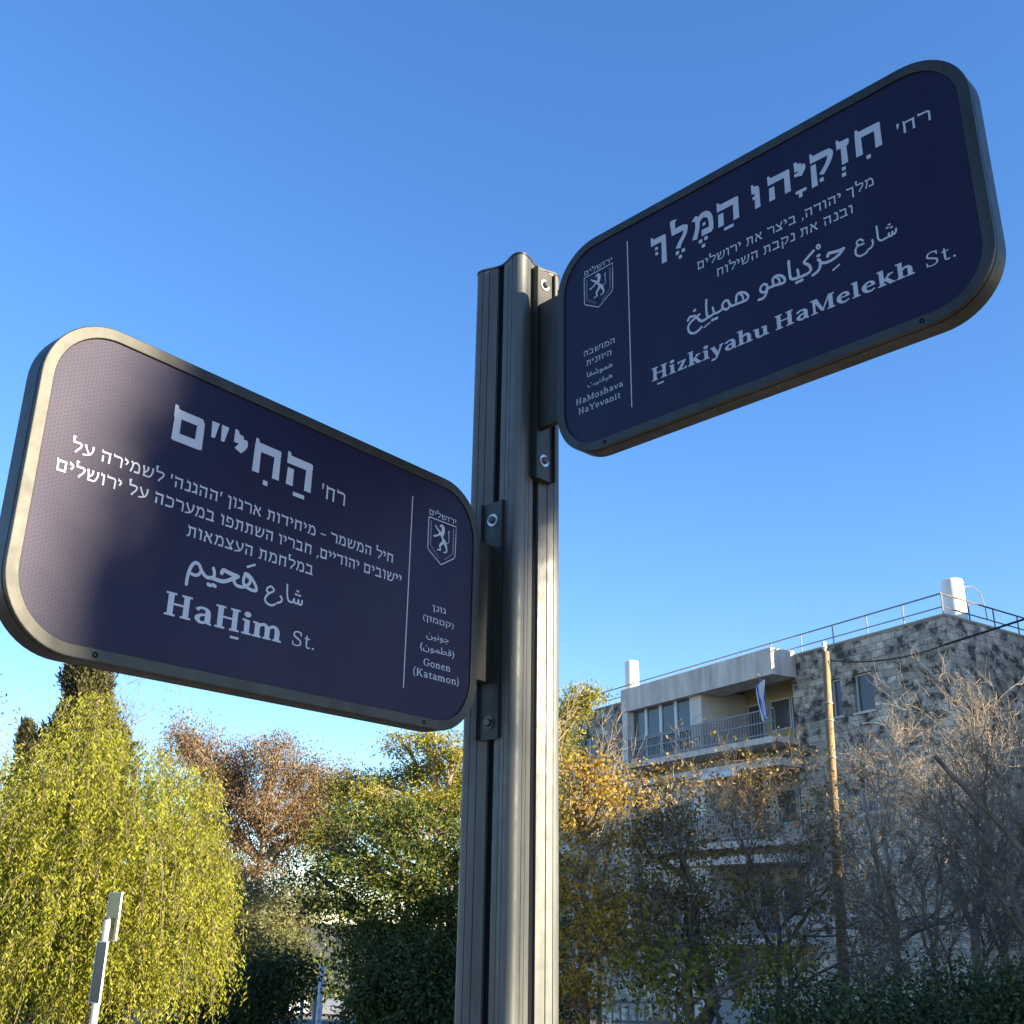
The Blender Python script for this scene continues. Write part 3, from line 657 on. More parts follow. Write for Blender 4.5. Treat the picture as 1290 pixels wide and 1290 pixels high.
f = [[j * nx + i, j * nx + i + 1, (j + 1) * nx + i + 1, (j + 1) * nx + i] for j in range(len(ys) - 1) for i in range(nx - 1)]
tag(obj('ground', v, f, M['ground']), kind='structure')
def strip(name, mat, pts, w, lift, side=0):
    v = []; f = []
    for i, (x, y) in enumerate(pts):
        a = Vector(pts[max(i - 1, 0)]); b = Vector(pts[min(i + 1, len(pts) - 1)]); d = (b - a).normalized(); nrm = Vector((d.y, -d.x))
        for s in (-w / 2 + side, w / 2 + side):
            q = Vector((x, y)) + nrm * s; v.append((q.x, q.y, ground_z(q.x, q.y) + lift))
        if i: k = 2 * i; f.append([k - 2, k - 1, k + 1, k])
    return tag(obj(name, v, f, mat), kind='structure')
rp = [(-.8 - .155 * y + (0), y) for y in np.linspace(3.6, 116, 94)]
strip('road', M['asphalt'], rp, 5.2, .012)
strip('pavement', M['paving'], [(x, y) for x, y in rp], 1.8, .13, 3.65)
strip('square', M['paving'], [(-24 + x, 100) for x in np.linspace(0, 20, 16)], 26, .02)
mb = MB()
for i in range(len(rp) - 1):
    p, q = rp[i], rp[i + 1]
    for o in (2.62, 2.74):
        pass
    a = [(p[0] + 2.6, p[1]), (p[0] + 2.76, p[1]), (q[0] + 2.76, q[1]), (q[0] + 2.6, q[1])]
    mb.box8([(x, y, ground_z(x, y) - .05) for x, y in a] + [(x, y, ground_z(x, y) + .135) for x, y in a])
tag(mb.build('kerb', M['kerb']), kind='structure')
# paved footway the sign post stands on
M['flags'] = mat_plain('footway_slabs', (.11, .10, .088), (.16, .148, .13), 1.5, rough=.9, spec=.2)
v = [(-6, -3, .006), (9, -3, .006), (9, 3.2, .006), (-6, 3.2, .006)]
tag(obj('footway', v, [[0, 1, 2, 3]], M['flags']), kind='structure')

# ------------------------------------------------------------------ stone apartment building
def mat_stone():
    m, nt, b = newmat('weathered_stone')
    L = nt.links.new
    tc = nt.nodes.new('ShaderNodeTexCoord'); sx = nt.nodes.new('ShaderNodeSeparateXYZ'); L(tc.outputs['Object'], sx.inputs[0])
    rot = nt.nodes.new('ShaderNodeMath'); rot.operation = 'MULTIPLY'; rot.inputs[1].default_value = -.75; L(sx.outputs['X'], rot.inputs[0])
    ad = nt.nodes.new('ShaderNodeMath'); ad.operation = 'MULTIPLY_ADD'; ad.inputs[1].default_value = 1.02; L(sx.outputs['Y'], ad.inputs[0]); L(rot.outputs[0], ad.inputs[2])
    # along-wall coordinate differs per wall: stored as attribute 'run'
    at_ = nt.nodes.new('ShaderNodeAttribute'); at_.attribute_name = 'run'
    cb = nt.nodes.new('ShaderNodeCombineXYZ'); L(at_.outputs['Fac'], cb.inputs['X']); L(sx.outputs['Z'], cb.inputs['Y'])
    wn_ = nt.nodes.new('ShaderNodeTexNoise'); wn_.inputs['Scale'].default_value = 2.6; wn_.inputs['Detail'].default_value = 4; L(cb.outputs[0], wn_.inputs['Vector'])
    wv = nt.nodes.new('ShaderNodeVectorMath'); wv.operation = 'MULTIPLY_ADD'; wv.inputs[1].default_value = (.16, .10, 0); L(wn_.outputs['Color'], wv.inputs[0]); L(cb.outputs[0], wv.inputs[2])
    br = nt.nodes.new('ShaderNodeTexBrick'); L(wv.outputs[0], br.inputs['Vector'])
    br.inputs['Scale'].default_value = 1.0; br.inputs['Brick Width'].default_value = .46; br.inputs['Row Height'].default_value = .25
    br.inputs['Mortar Size'].default_value = .013; br.inputs['Mortar Smooth'].default_value = .3; br.offset = .43; br.squash = 1.35; br.squash_frequency = 3
    br.inputs['Color1'].default_value = (0, 0, 0, 1); br.inputs['Color2'].default_value = (1, 1, 1, 1); br.inputs['Mortar'].default_value = (.5, .5, .5, 1)
    rp_ = nt.nodes.new('ShaderNodeValToRGB')
    for p, c in zip((0, .35, .7, 1), ((.13, .125, .115), (.20, .19, .17), (.27, .255, .225), (.33, .31, .27))):
        pass
    el = rp_.color_ramp.elements; el[0].color = (.36, .30, .23, 1); el[1].color = (.86, .73, .58, 1)
    L(br.outputs['Color'], rp_.inputs['Fac'])
    # black lichen and soot, strongest near the parapet, broken up per stone
    n1 = nt.nodes.new('ShaderNodeTexNoise'); n1.inputs['Scale'].default_value = 2.3; n1.inputs['Detail'].default_value = 7; n1.inputs['Roughness'].default_value = .68
    L(cb.outputs[0], n1.inputs['Vector'])
    n2 = nt.nodes.new('ShaderNodeTexNoise'); n2.inputs['Scale'].default_value = .55; n2.inputs['Detail'].default_value = 2; L(cb.outputs[0], n2.inputs['Vector'])
    ht = nt.nodes.new('ShaderNodeMapRange'); ht.inputs['From Min'].default_value = 2; ht.inputs['From Max'].default_value = 11; ht.inputs['To Min'].default_value = -.03; ht.inputs['To Max'].default_value = .055
    L(sx.outputs['Z'], ht.inputs['Value'])
    a1 = nt.nodes.new('ShaderNodeMath'); L(n1.outputs['Fac'], a1.inputs[0]); L(ht.outputs[0], a1.inputs[1])
    m2 = nt.nodes.new('ShaderNodeMath'); m2.operation = 'MULTIPLY_ADD'; m2.inputs[1].default_value = .45; L(n2.outputs['Fac'], m2.inputs[0]); L(a1.outputs[0], m2.inputs[2])
    m3 = nt.nodes.new('ShaderNodeMath'); m3.operation = 'MULTIPLY_ADD'; m3.inputs[1].default_value = .20; L(br.outputs['Color'], m3.inputs[0]); L(m2.outputs[0], m3.inputs[2])
    mk = nt.nodes.new('ShaderNodeValToRGB'); mk.color_ramp.elements[0].position = .80; mk.color_ramp.elements[1].position = 1.03
    L(m3.outputs[0], mk.inputs['Fac'])
    mx = nt.nodes.new('ShaderNodeMix'); mx.data_type = 'RGBA'; L(mk.outputs[0], mx.inputs[0]); L(rp_.outputs[0], mx.inputs[6]); mx.inputs[7].default_value = (.085, .076, .066, 1)
    mm = nt.nodes.new('ShaderNodeMix'); mm.data_type = 'RGBA'; L(br.outputs['Fac'], mm.inputs[0]); L(mx.outputs[2], mm.inputs[6]); mm.inputs[7].default_value = (.30, .255, .20, 1)
    L(mm.outputs[2], b.inputs['Base Color']); b.inputs['Roughness'].default_value = .92; b.inputs['Specular IOR Level'].default_value = .15
    bp = nt.nodes.new('ShaderNodeBump'); bp.inputs['Strength'].default_value = .8; bp.inputs['Distance'].default_value = .04
    iv = nt.nodes.new('ShaderNodeMath'); iv.operation = 'MULTIPLY_ADD'; iv.inputs[1].default_value = -1; L(br.outputs['Fac'], iv.inputs[0]); L(n1.outputs['Fac'], iv.inputs[2])
    L(iv.outputs[0], bp.inputs['Height']); L(bp.outputs[0], b.inputs['Normal'])
    return m
M['stone'] = mat_stone()
M['concrete'] = mat_plain('stained_concrete', (.48, .41, .35), (.82, .70, .60), 2.2, rough=.9, spec=.15, stretch=(1, 1, .22), lo=.28, hi=.72)
M['plaster'] = mat_plain('white_plaster', (.64, .56, .49), (.80, .72, .64), .9, rough=.85, spec=.15)
M['yellow'] = mat_plain('yellow_plaster', (.52, .42, .22), (.60, .49, .27), 1.2, rough=.85, spec=.1)
M['whiteframe'] = mat_plain('white_frame', (.62, .63, .63), rough=.5)
M['tank'] = mat_plain('white_tank', (.70, .69, .64), (.80, .79, .75), 2, rough=.5, stretch=(1, 1, .3))
M['rail'] = mat_plain('rail_paint', (.20, .21, .22), (.27, .26, .25), 6, rough=.5)
M['rust'] = mat_plain('rusty_rail', (.10, .075, .065), (.16, .11, .09), 8, rough=.7)
def mat_glass():
    m, nt, b = newmat('window_glass'); b.inputs['Base Color'].default_value = (.11, .115, .12, 1); b.inputs['Roughness'].default_value = .12; b.inputs['Specular IOR Level'].default_value = .35
    return m
M['glass'] = mat_glass()
M['shade'] = mat_plain('curtain', (.34, .34, .33), (.42, .42, .40), 1.5, rough=.9, stretch=(6, 6, .4))

BC = Vector((14.0747, 33.644, 0)); th = R(119.27)
BD = Vector((math.cos(th), math.sin(th), 0)); BN = Vector((-.87233, -.48893, 0))
th2 = R(35.17); BD2 = Vector((math.cos(th2), math.sin(th2), 0)); BN2 = Vector((BD2.y, -BD2.x, 0))
ROOF = 11.1; ZB = -2.4
def FL(u, o, z): return tuple(BC + BD * u + BN * o + Vector((0, 0, z)))
def FR(u, o, z): return tuple(BC + BD2 * u + BN2 * o + Vector((0, 0, z)))
def with_run(o, runs):
    a = o.data.attributes.new('run', 'FLOAT', 'POINT'); a.data.foreach_set('value', np.array(runs, dtype=np.float32)); return o
bld = thing('stone_apartment_building', 'three storey apartment building of soot-stained grey stone with roof railing and balconies', 'building', tuple(BC + Vector((0, 0, ZB))))
# walls with real window openings (grid of quads)
def wall(F, name, us, zs, holes, u0, thick=.35):
    us = sorted(set(us)); zs = sorted(set(zs)); v = []; runs = []; f = []
    def vert(u, o, z):
        v.append(F(u, o, z)); runs.append(u0 + u); return len(v) - 1
    for i in range(len(us) - 1):
        for j in range(len(zs) - 1):
            cu, cz = (us[i] + us[i + 1]) / 2, (zs[j] + zs[j + 1]) / 2
            if any(h[0] < cu < h[1] and h[2] < cz < h[3] for h in holes): continue
            f.append([vert(us[i], 0, zs[j]), vert(us[i + 1], 0, zs[j]), vert(us[i + 1], 0, zs[j + 1]), vert(us[i], 0, zs[j + 1])])
    for a, b, c, d in holes:
        for (p, q) in (((a, c), (b, c)), ((b, c), (b, d)), ((b, d), (a, d)), ((a, d), (a, c))):
            f.append([vert(p[0], 0, p[1]), vert(q[0], 0, q[1]), vert(q[0], -thick, q[1]), vert(p[0], -thick, p[1])])
    return with_run(obj(name, v, f, M['stone'], bld), runs)
wins = [(3.25, 4.15, 8.55, 9.9), (4.72, 5.25, 8.55, 9.9), (3.15, 4.2, 5.2, 6.4), (5.0, 5.8, 5.2, 6.4), (3.2, 4.2, 2.0, 3.3), (5.0, 5.8, 2.0, 3.3), (20.4, 21.6, 8.5, 9.9), (20.4, 21.6, 5.2, 6.5)]
LEN = 26.0
BAL = (7.0, 17.4)      # balcony bay along the left facade
us = [0, BAL[0], BAL[1], LEN] + [w[0] for w in wins] + [w[1] for w in wins]; zz_ = [ZB, ROOF] + [w[2] for w in wins] + [w[3] for w in wins]
bay = [(BAL[0] + .1, 16.9, 8.05, 10.5), (BAL[0] + .1, 16.9, 4.5, 7.0), (BAL[0] + .1, 16.9, 1.2, 3.7)]
wall(FL, 'front_wall', us + [q for b_ in bay for q in b_[:2]], zz_ + [q for b_ in bay for q in b_[2:]], wins + bay, 0)
wr_ = [(5.0, 6.2, 8.5, 9.8), (5.0, 6.2, 5.2, 6.5), (9.0, 10.2, 8.5, 9.8)]
wall(FR, 'side_wall', [0, 14] + [q for b_ in wr_ for q in b_[:2]], [ZB, ROOF] + [q for b_ in wr_ for q in b_[2:]], wr_, 40.3)
# far walls and roof
v = [FL(0, 0, ROOF - .15), FL(LEN, 0, ROOF - .15), tuple(Vector(FL(LEN, 0, ROOF - .15)) + BD2 * 14), FR(14, 0, ROOF - .15)]
obj('roof', v, [[0, 3, 2, 1]], M['concrete'], bld)
mb = MB(); b1 = Vector(FL(LEN, 0, 0)); b2 = b1 + BD2 * 14; b3 = Vector(FR(14, 0, 0))
mb.add([(b1.x, b1.y, ZB), (b2.x, b2.y, ZB), (b2.x, b2.y, ROOF), (b1.x, b1.y, ROOF), (b3.x, b3.y, ZB), (b3.x, b3.y, ROOF)], [[0, 1, 2, 3], [1, 4, 5, 2]])
mb.build('rear_wall', M['concrete'], bld)
for F_, a_, b_ in ((FL, 0, BAL[0] - .02), (FL, BAL[1] + .02, LEN), (FR, .32, 14)):
    mb = MB(); mb.fbox(F_, (a_, -.3, ROOF + .002), (b_, .03, ROOF + .07)); mb.build('coping', M['stone'], bld)
def window(F, u0, u1, z0, z1, o=-.22, mull=1, curtain=False):
    mb = MB(); t = .06
    mb.fbox(F, (u0, o, z0), (u0 + t, o + .07, z1)); mb.fbox(F, (u1 - t, o, z0), (u1, o + .07, z1))
    mb.fbox(F, (u0 + t, o + .002, z0), (u1 - t, o + .068, z0 + t)); mb.fbox(F, (u0 + t, o + .002, z1 - t), (u1 - t, o + .068, z1))
    for k in range(mull):
        u = u0 + (u1 - u0) * (k + 1) / (mull + 1); mb.fbox(F, (u - t / 2, o + .004, z0 + t), (u + t / 2, o + .064, z1 - t))
    w = mb.build('window', M['whiteframe'], bld)
    mb = MB(); mb.fbox(F, (u0 + .02, o + .02, z0 + .02), (u1 - .02, o + .03, z1 - .02)); mb.build('pane', M['glass'], w)
    if curtain:
        mb = MB(); mb.fbox(F, (u0 + .02, o - .1, z0 + .02), (u0 + (u1 - u0) * .55, o - .08, z1 - .02)); mb.build('curtain', M['shade'], w)
    mb = MB(); mb.fbox(F, (u0 - .08, -.2, z0 - .07), (u1 + .08, .06, z0 - .003)); mb.build('sill', M['concrete'], w)
for w in wins: window(FL, *w, mull=0 if w[1] - w[0] < .95 else 1)
for w in wr_: window(FR, *w)
# balcony bay: fascia, slabs, recess back wall, glazing, railings
for k, (z0, z1) in enumerate(((8.05, 10.5), (4.5, 7.0), (1.2, 3.7))):
    top = k == 0
    out = 1.2
    mb = MB()
    if top: mb.fbox(FL, (6.85, -.02, 10.28), (16.5, out, 11.28))
    else: mb.fbox(FL, (6.9, .002, z1 + .0), (16.5, out, z1 + .28))
    mb.build('roof_fascia' if top else 'balcony_soffit', M['concrete'], bld)
    mb = MB(); mb.fbox(FL, (6.9, -2.2, z0 - .22), (16.5, out, z0)); mb.build('balcony_slab', M['concrete'], bld)
    mb = MB(); mb.fbox(FL, (6.9, -2.3, z0), (16.9, -1.5, z1 + .3)); bw = mb.build('recess_wall', M['yellow'] if top else M['plaster'], bld)
    for q0, q1, q2 in ((11.35, 12.0, .9), (16.1, 16.48, out - .05)):
        mb = MB(); mb.fbox(FL, (q0, -1.49, z0), (q1, q2, z1 + .01)); mb.build('balcony_pier', M['plaster'], bld)
    # glazed half
    for i in range(4):
        u0 = 12.0 + i * 1.03; mb = MB()
        mb.fbox(FL, (u0, .80, z0 + .05), (u0 + .09, .90, z1 - .02)); mb.fbox(FL, (u0 + .94, .80, z0 + .05), (u0 + 1.03, .90, z1 - .02))
        mb.fbox(FL, (u0 + .09, .80, z0 + .05), (u0 + .94, .895, z0 + .14)); mb.fbox(FL, (u0 + .09, .80, z1 - .12), (u0 + .94, .895, z1 - .02)); mb.fbox(FL, (u0 + .09, .81, z0 + .95), (u0 + .94, .89, z0 + 1.01))
        w = mb.build('glazed_screen', M['whiteframe'], bld)
        mb = MB(); mb.fbox(FL, (u0 + .05, .84, z0 + .08), (u0 + .98, .85, z1 - .05)); mb.build('pane', M['glass'], w)
        if i in (0, 3):
            mb = MB(); mb.fbox(FL, (u0 + .09, .70, z0 + .1), (u0 + .94, .72, z1 - .1)); mb.build('curtain', M['shade'], w)
    # sliding doors in the recess
    for u0, u1, c in ((7.6, 8.7, False), (8.75, 9.9, True), (10.3, 11.25, False)):
        mb = MB(); t = .07; zz0, zz1 = z0 + (.1 if not c else .75), z1 - .45
        mb.fbox(FL, (u0, -1.5, zz0), (u0 + t, -1.42, zz1)); mb.fbox(FL, (u1 - t, -1.5, zz0), (u1, -1.42, zz1)); mb.fbox(FL, (u0 + t, -1.5, zz0), (u1 - t, -1.425, zz0 + t)); mb.fbox(FL, (u0 + t, -1.5, zz1 - t), (u1 - t, -1.425, zz1))
        w = mb.build('balcony_door', M['whiteframe'], bld)
        mb = MB(); mb.fbox(FL, (u0 + .03, -1.47, zz0 + .03), (u1 - .03, -1.46, zz1 - .03)); mb.build('pane', M['glass'], w)
    # railing
    mb = MB()
    for zr in (z0 + 1.0, z0 + .55, z0 + .12): mb.fbox(FL, (6.95, out - .09, zr - .022), (16.45, out - .05, zr + .022))
    u = 6.95
    while u < 16.5:
        mb.fbox(FL, (u, out - .085, z0 + .001), (u + .025, out - .055, z0 + .99)); u += .155
    mb.build('balcony_railing', M['rail'], bld)
# white awning over the middle balcony
mb = MB()
for k in range(6):
    a0, a1 = R(90 * k / 6), R(90 * (k + 1) / 6)
    q = lambda a, u: FL(u, 1.2 + .55 * math.sin(a), 6.78 + .32 * math.cos(a))
    q2 = lambda a, u: FL(u, 1.2 + .53 * math.sin(a), 6.75 + .32 * math.cos(a))
    mb.box8([q2(a0, 8.5), q2(a0, 10.6), q2(a1, 10.6), q2(a1, 8.5), q(a0, 8.5), q(a0, 10.6), q(a1, 10.6), q(a1, 8.5)])
mb.build('balcony_awning', M['tank'], bld)
# roof railing
def railing(F, u0, u1, o, mat, n):
    mb = MB()
    mb.tube([F(u0, o, ROOF + .80), F(u1, o, ROOF + .80)], .028, 6); mb.tube([F(u0, o, ROOF + .35), F(u1, o, ROOF + .35)], .022, 6)
    for k in range(n + 1):
        u = u0 + (u1 - u0) * k / n; mb.tube([F(u, o, ROOF - .05), F(u, o, ROOF + .80)], .026, 6)
    mb.build('roof_railing', mat, bld)
railing(FL, .15, LEN, -.15, M['rail'], 16); railing(FR, .2, 12, -.15, M['rust'], 8)
mb = MB(); mb.fbox(FL, (10.6, .9, ZB), (13.6, 1.1, .9)); mb.build('ground_floor_partition', M['plaster'], bld)

# rooftop things
def roof_tank(px0, px1, pyt, pyb, Y, label):
    c0, c1 = at(px0, pyb, Y), at(px1, pyb, Y); c = (c0 + c1) / 2; r = (c1 - c0).length / 2 * .97
    zt = at((px0 + px1) / 2, pyt, Y).z; zb = ROOF - .12
    t = thing('water_tank', label, 'water tank', (c.x, c.y, zb), 'white water tanks on the roof')
    mb = MB(); mb.tube([(c.x, c.y, zb + .12), (c.x, c.y, zt - .12), (c.x, c.y, zt - .03), (c.x, c.y, zt)], [r, r, r * .96, r * .78], 24); sharp(mb.build('tank_body', M['tank'], t), 40)
    for k in range(3):
        z = zb + .12 + (zt - zb) * (.2 + .28 * k); mb = MB(); mb.tube([(c.x, c.y, z), (c.x, c.y, z + .03)], r * 1.012, 24); mb.build('tank_band', M['tank'], t)
    mb = MB(); mb.tube([(c.x, c.y, zb), (c.x, c.y, zb + .122)], r * .9, 16); mb.build('tank_stand', M['rust'], t)
    return t, c, r, zt
roof_tank(787.5, 805.5, 833, 866, 50.5, 'white cylinder tank at the left end of the stone roof')
tk_, tc_, tr_, tz_ = roof_tank(1191, 1219, 731, 779, 36.2, 'white water tank at the near corner of the stone roof')
mb = MB(); e0 = Vector((tc_.x + tr_, tc_.y, tz_ - .25))
mb.tube([e0, e0 + Vector((.35, .05, .05)), e0 + Vector((.62, .1, -.2)), e0 + Vector((.72, .1, -.7)), e0 + Vector((.74, .1, -1.15))], .022, 6); mb.build('tank_pipe', M['rail'], tk_)
pc = at(1246, 790, 37.5)
sp_t = thing('solar_collector', 'white tilted solar collector behind the roof parapet', 'solar panel', (pc.x, pc.y, ROOF - .1))
mb = MB()
def SP(u, o, z): return tuple(Vector((pc.x, pc.y, ROOF)) + BD2 * u + BN2 * (o * .8 - z * .0) + Vector((0, 0, z - o * .55)))
mb.fbox(SP, (-.55, -.5, .28), (.55, .6, .36)); mb.build('collector_panel', M['tank'], sp_t)
for u in (-.5, .5):
    for a_, b_ in ((SP(u, -.45, -.35), SP(u, -.45, .28)), (Vector(SP(u, .5, .28)) - Vector((0, 0, .2)), SP(u, .5, .28))):
        mb = MB(); mb.tube([a_, b_], .02, 6); mb.build('collector_leg', M['rail'], sp_t)
# flag hanging on the balcony rail
fb = Vector(FL(7.05, 1.25, 9.0))
fl = thing('flag', 'white and blue flag hanging limp from the top balcony', 'flag', tuple(fb))
mb = MB(); mb.tube([Vector(FL(7.05, 1.15, 8.75)), Vector(FL(7.0, 1.75, 10.25))], .018, 6); mb.build('flag_pole', M['rail'], fl)
def mat_flag():
    m, nt, b = newmat('flag_cloth'); L = nt.links.new
    a = nt.nodes.new('ShaderNodeAttribute'); a.attribute_name = 'vv'; r = nt.nodes.new('ShaderNodeValToRGB'); r.color_ramp.interpolation = 'CONSTANT'
    W_, B_ = (.75, .76, .80, 1), (.05, .10, .42, 1)
    el = r.color_ramp.elements; el[0].color = W_; el[1].position = .20; el[1].color = B_
    for p, c in ((.27, W_), (.47, B_), (.50, W_), (.74, B_), (.80, W_)):
        e = el.new(p); e.color = c
    L(a.outputs['Fac'], r.inputs['Fac']); L(r.outputs[0], b.inputs['Base Color']); b.inputs['Roughness'].default_value = .9; return m
M['flag'] = mat_flag()
v = []; f = []; rv = []
NU, NV = 9, 14
for j in range(NV):
    for i in range(NU):
        t = j / (NV - 1); s = i / (NU - 1)
        wdt = .42 * (1 - .35 * t)
        p = Vector(FL(7.0 + (s - .5) * wdt + .06 * math.sin(t * 3), 1.62 + .09 * math.sin(s * 14 + t * 2) - .1 * t, 10.0 - 1.35 * t - .12 * s))
        v.append(tuple(p)); rv.append(s * .8 + t * .2)
f = [[j * NU + i, j * NU + i + 1, (j + 1) * NU + i + 1, (j + 1) * NU + i] for j in range(NV - 1) for i in range(NU - 1)]
o = obj('flag_cloth', v, f, M['flag'], fl, smooth=True); a_ = o.data.attributes.new('vv', 'FLOAT', 'POINT'); a_.data.foreach_set('value', np.array(rv, dtype=np.float32))
# ------------------------------------------------------------------ vegetation
def unit(a): return a / np.maximum(1e-9, np.linalg.norm(a, axis=-1, keepdims=True))
def leaf_mesh(P, A, Nn, L, Wd, mid=.45):
    A = unit(A); B = unit(np.cross(A, Nn)); L = L[:, None]; Wd = Wd[:, None]
    v = np.stack([P, P + A * L * mid + B * Wd / 2, P + A * L, P + A * L * mid - B * Wd / 2], 1).reshape(-1, 3)
    return v, np.arange(len(v)).reshape(-1, 4)
class Twigs:
    "thin prisms collected fast"
    def __init__(s): s.a = []; s.b = []; s.ra = []; s.rb = []
    def seg(s, a, b, ra, rb): s.a.append(a); s.b.append(b); s.ra.append(ra); s.rb.append(rb)
    def mesh(s, n=4):
        a = np.array(s.a); b = np.array(s.b); d = unit(b - a); ref = np.where(np.abs(d[:, 2:3]) > .9, [[1., 0, 0]], [[0, 0, 1.]])
        x = unit(np.cross(d, ref)); y = np.cross(d, x); ra = np.array(s.ra)[:, None]; rb = np.array(s.rb)[:, None]
        rings = []
        for k in range(n):
            c, s_ = math.cos(2 * math.pi * k / n), math.sin(2 * math.pi * k / n); rings.append((a + (x * c + y * s_) * ra, b + (x * c + y * s_) * rb))
        v = np.stack([r[0] for r in rings] + [r[1] for r in rings], 1).reshape(-1, 3)
        m = len(a); base = (np.arange(m) * 2 * n)[:, None]
        f = np.concatenate([base + np.array([[k, (k + 1) % n, n + (k + 1) % n, n + k]]) for k in range(n)], 0)
        return v, f
def limb(tw, rng, a, b, ra, rb, nseg=7, wob=.06, sag=0):
    a = np.array(a, float); b = np.array(b, float); L = np.linalg.norm(b - a); prev = a; pts = [a]
    off = np.zeros(3)
    for i in range(1, nseg + 1):
        t = i / nseg; off = off * .6 + rng.normal(0, wob * L * .35, 3)
        p = a + (b - a) * t + off * math.sin(math.pi * t) + np.array([0, 0, sag * L * math.sin(math.pi * t)])
        tw.seg(prev, p, ra + (rb - ra) * (i - 1) / nseg, ra + (rb - ra) * t); prev = p; pts.append(p)
    return pts

def blob_tree(name, label, cat, seed, base, clumps, leaf, bark, dens=26, m=60, L=(.07, .13), asp=.5, sig=.2, shell=(.55, 1.02), trunk_r=.16, fork=.45, group=None, droop=.2, zs=1.0, twig=.35, twig_r=.010, part='foliage', flat=1.0, trunks=1):
    "trunk and limbs reaching every clump; leaves gathered in small sprays spread through each clump. clumps: (centre, radius)"
    rng = np.random.default_rng(seed)
    base = np.array(base, float)
    t = thing(name, label, cat, tuple(base), group)
    tw = Twigs(); cs = np.array([c for c, r in clumps]); top = cs.mean(0)
    forks = []
    for k in range(trunks):
        fk = base + (top - base) * fork; fk[:2] = base[:2] + (top[:2] - base[:2]) * .35 + rng.normal(0, .12 * trunks, 2)
        tp_ = limb(tw, rng, base + (rng.normal(0, .15, 3) * [1, 1, 0] if trunks > 1 else 0), fk, trunk_r, trunk_r * .62, 8, .05)
        tq = limb(tw, rng, tp_[-1], top + (cs.max(0) - top) * [0, 0, .6] + rng.normal(0, .2, 3), trunk_r * .6, trunk_r * .15, 9, .07); forks.append(tp_[4:] + tq[1:7])
    Vs = []; Ps = []; As = []; Ns = []; Ls = []
    for c, r in clumps:
        c = np.array(c); cand = [q for q in forks[rng.integers(len(forks))]]
        ok_ = [q for q in cand if q[2] < c[2] - .25 * np.hypot(*(q - c)[:2])] or cand[:1]
        fk = min(ok_, key=lambda q: np.linalg.norm(q - c) * rng.uniform(.8, 1.3))
        pts = limb(tw, rng, fk, c, trunk_r * .45, trunk_r * .12, 7, .09)
        k = max(4, int(dens * r * r * 4))
        d = unit(rng.normal(size=(k, 3))); rad_ = r * rng.uniform(shell[0], shell[1], k)[:, None] * (1 + .12 * rng.normal(size=(k, 1)))
        cc = c + d * rad_ * [1, 1, zs]
        for q in cc[: int(k * twig)]:
            st = pts[rng.integers(3, len(pts))]; limb(tw, rng, st, q, twig_r * 1.6, twig_r * .5, 4, .1)
        n = k * m
        ctr = np.repeat(cc, m, 0); od = np.repeat(d, m, 0)
        off = rng.normal(0, sig, (n, 3)) * [1, 1, .75 * flat]
        P = ctr + off
        A = unit(rng.normal(size=(n, 3)) + od * .6 + np.array([0, 0, -droop * 2]))
        N = unit(rng.normal(size=(n, 3)) + od * .5 + np.array([0, 0, .5]))
        Ps.append(P); As.append(A); Ns.append(N); Ls.append(rng.uniform(L[0], L[1], n))
    P = np.concatenate(Ps); A = np.concatenate(As); N = np.concatenate(Ns); Lh = np.concatenate(Ls)
    v, f = leaf_mesh(P, A, N, Lh, Lh * asp)
    obj(part, v, f, leaf, t)
    v, f = tw.mesh(5); obj('trunk', v, f, bark, t, smooth=True)
    return t
def px_clumps(lst, Y):
    out = []
    for c in lst:
        px_, py_, r = c[:3]; p = at(px_, py_, Y + (c[3] if len(c) > 3 else 0)); out.append(((p.x, p.y, p.z), rad(r, p)))
    return out
def gbase(px_, Y, dx=0):
    p = at(px_, 1200, Y); return (p.x + dx, Y, ground_z(p.x + dx, Y) - .05)

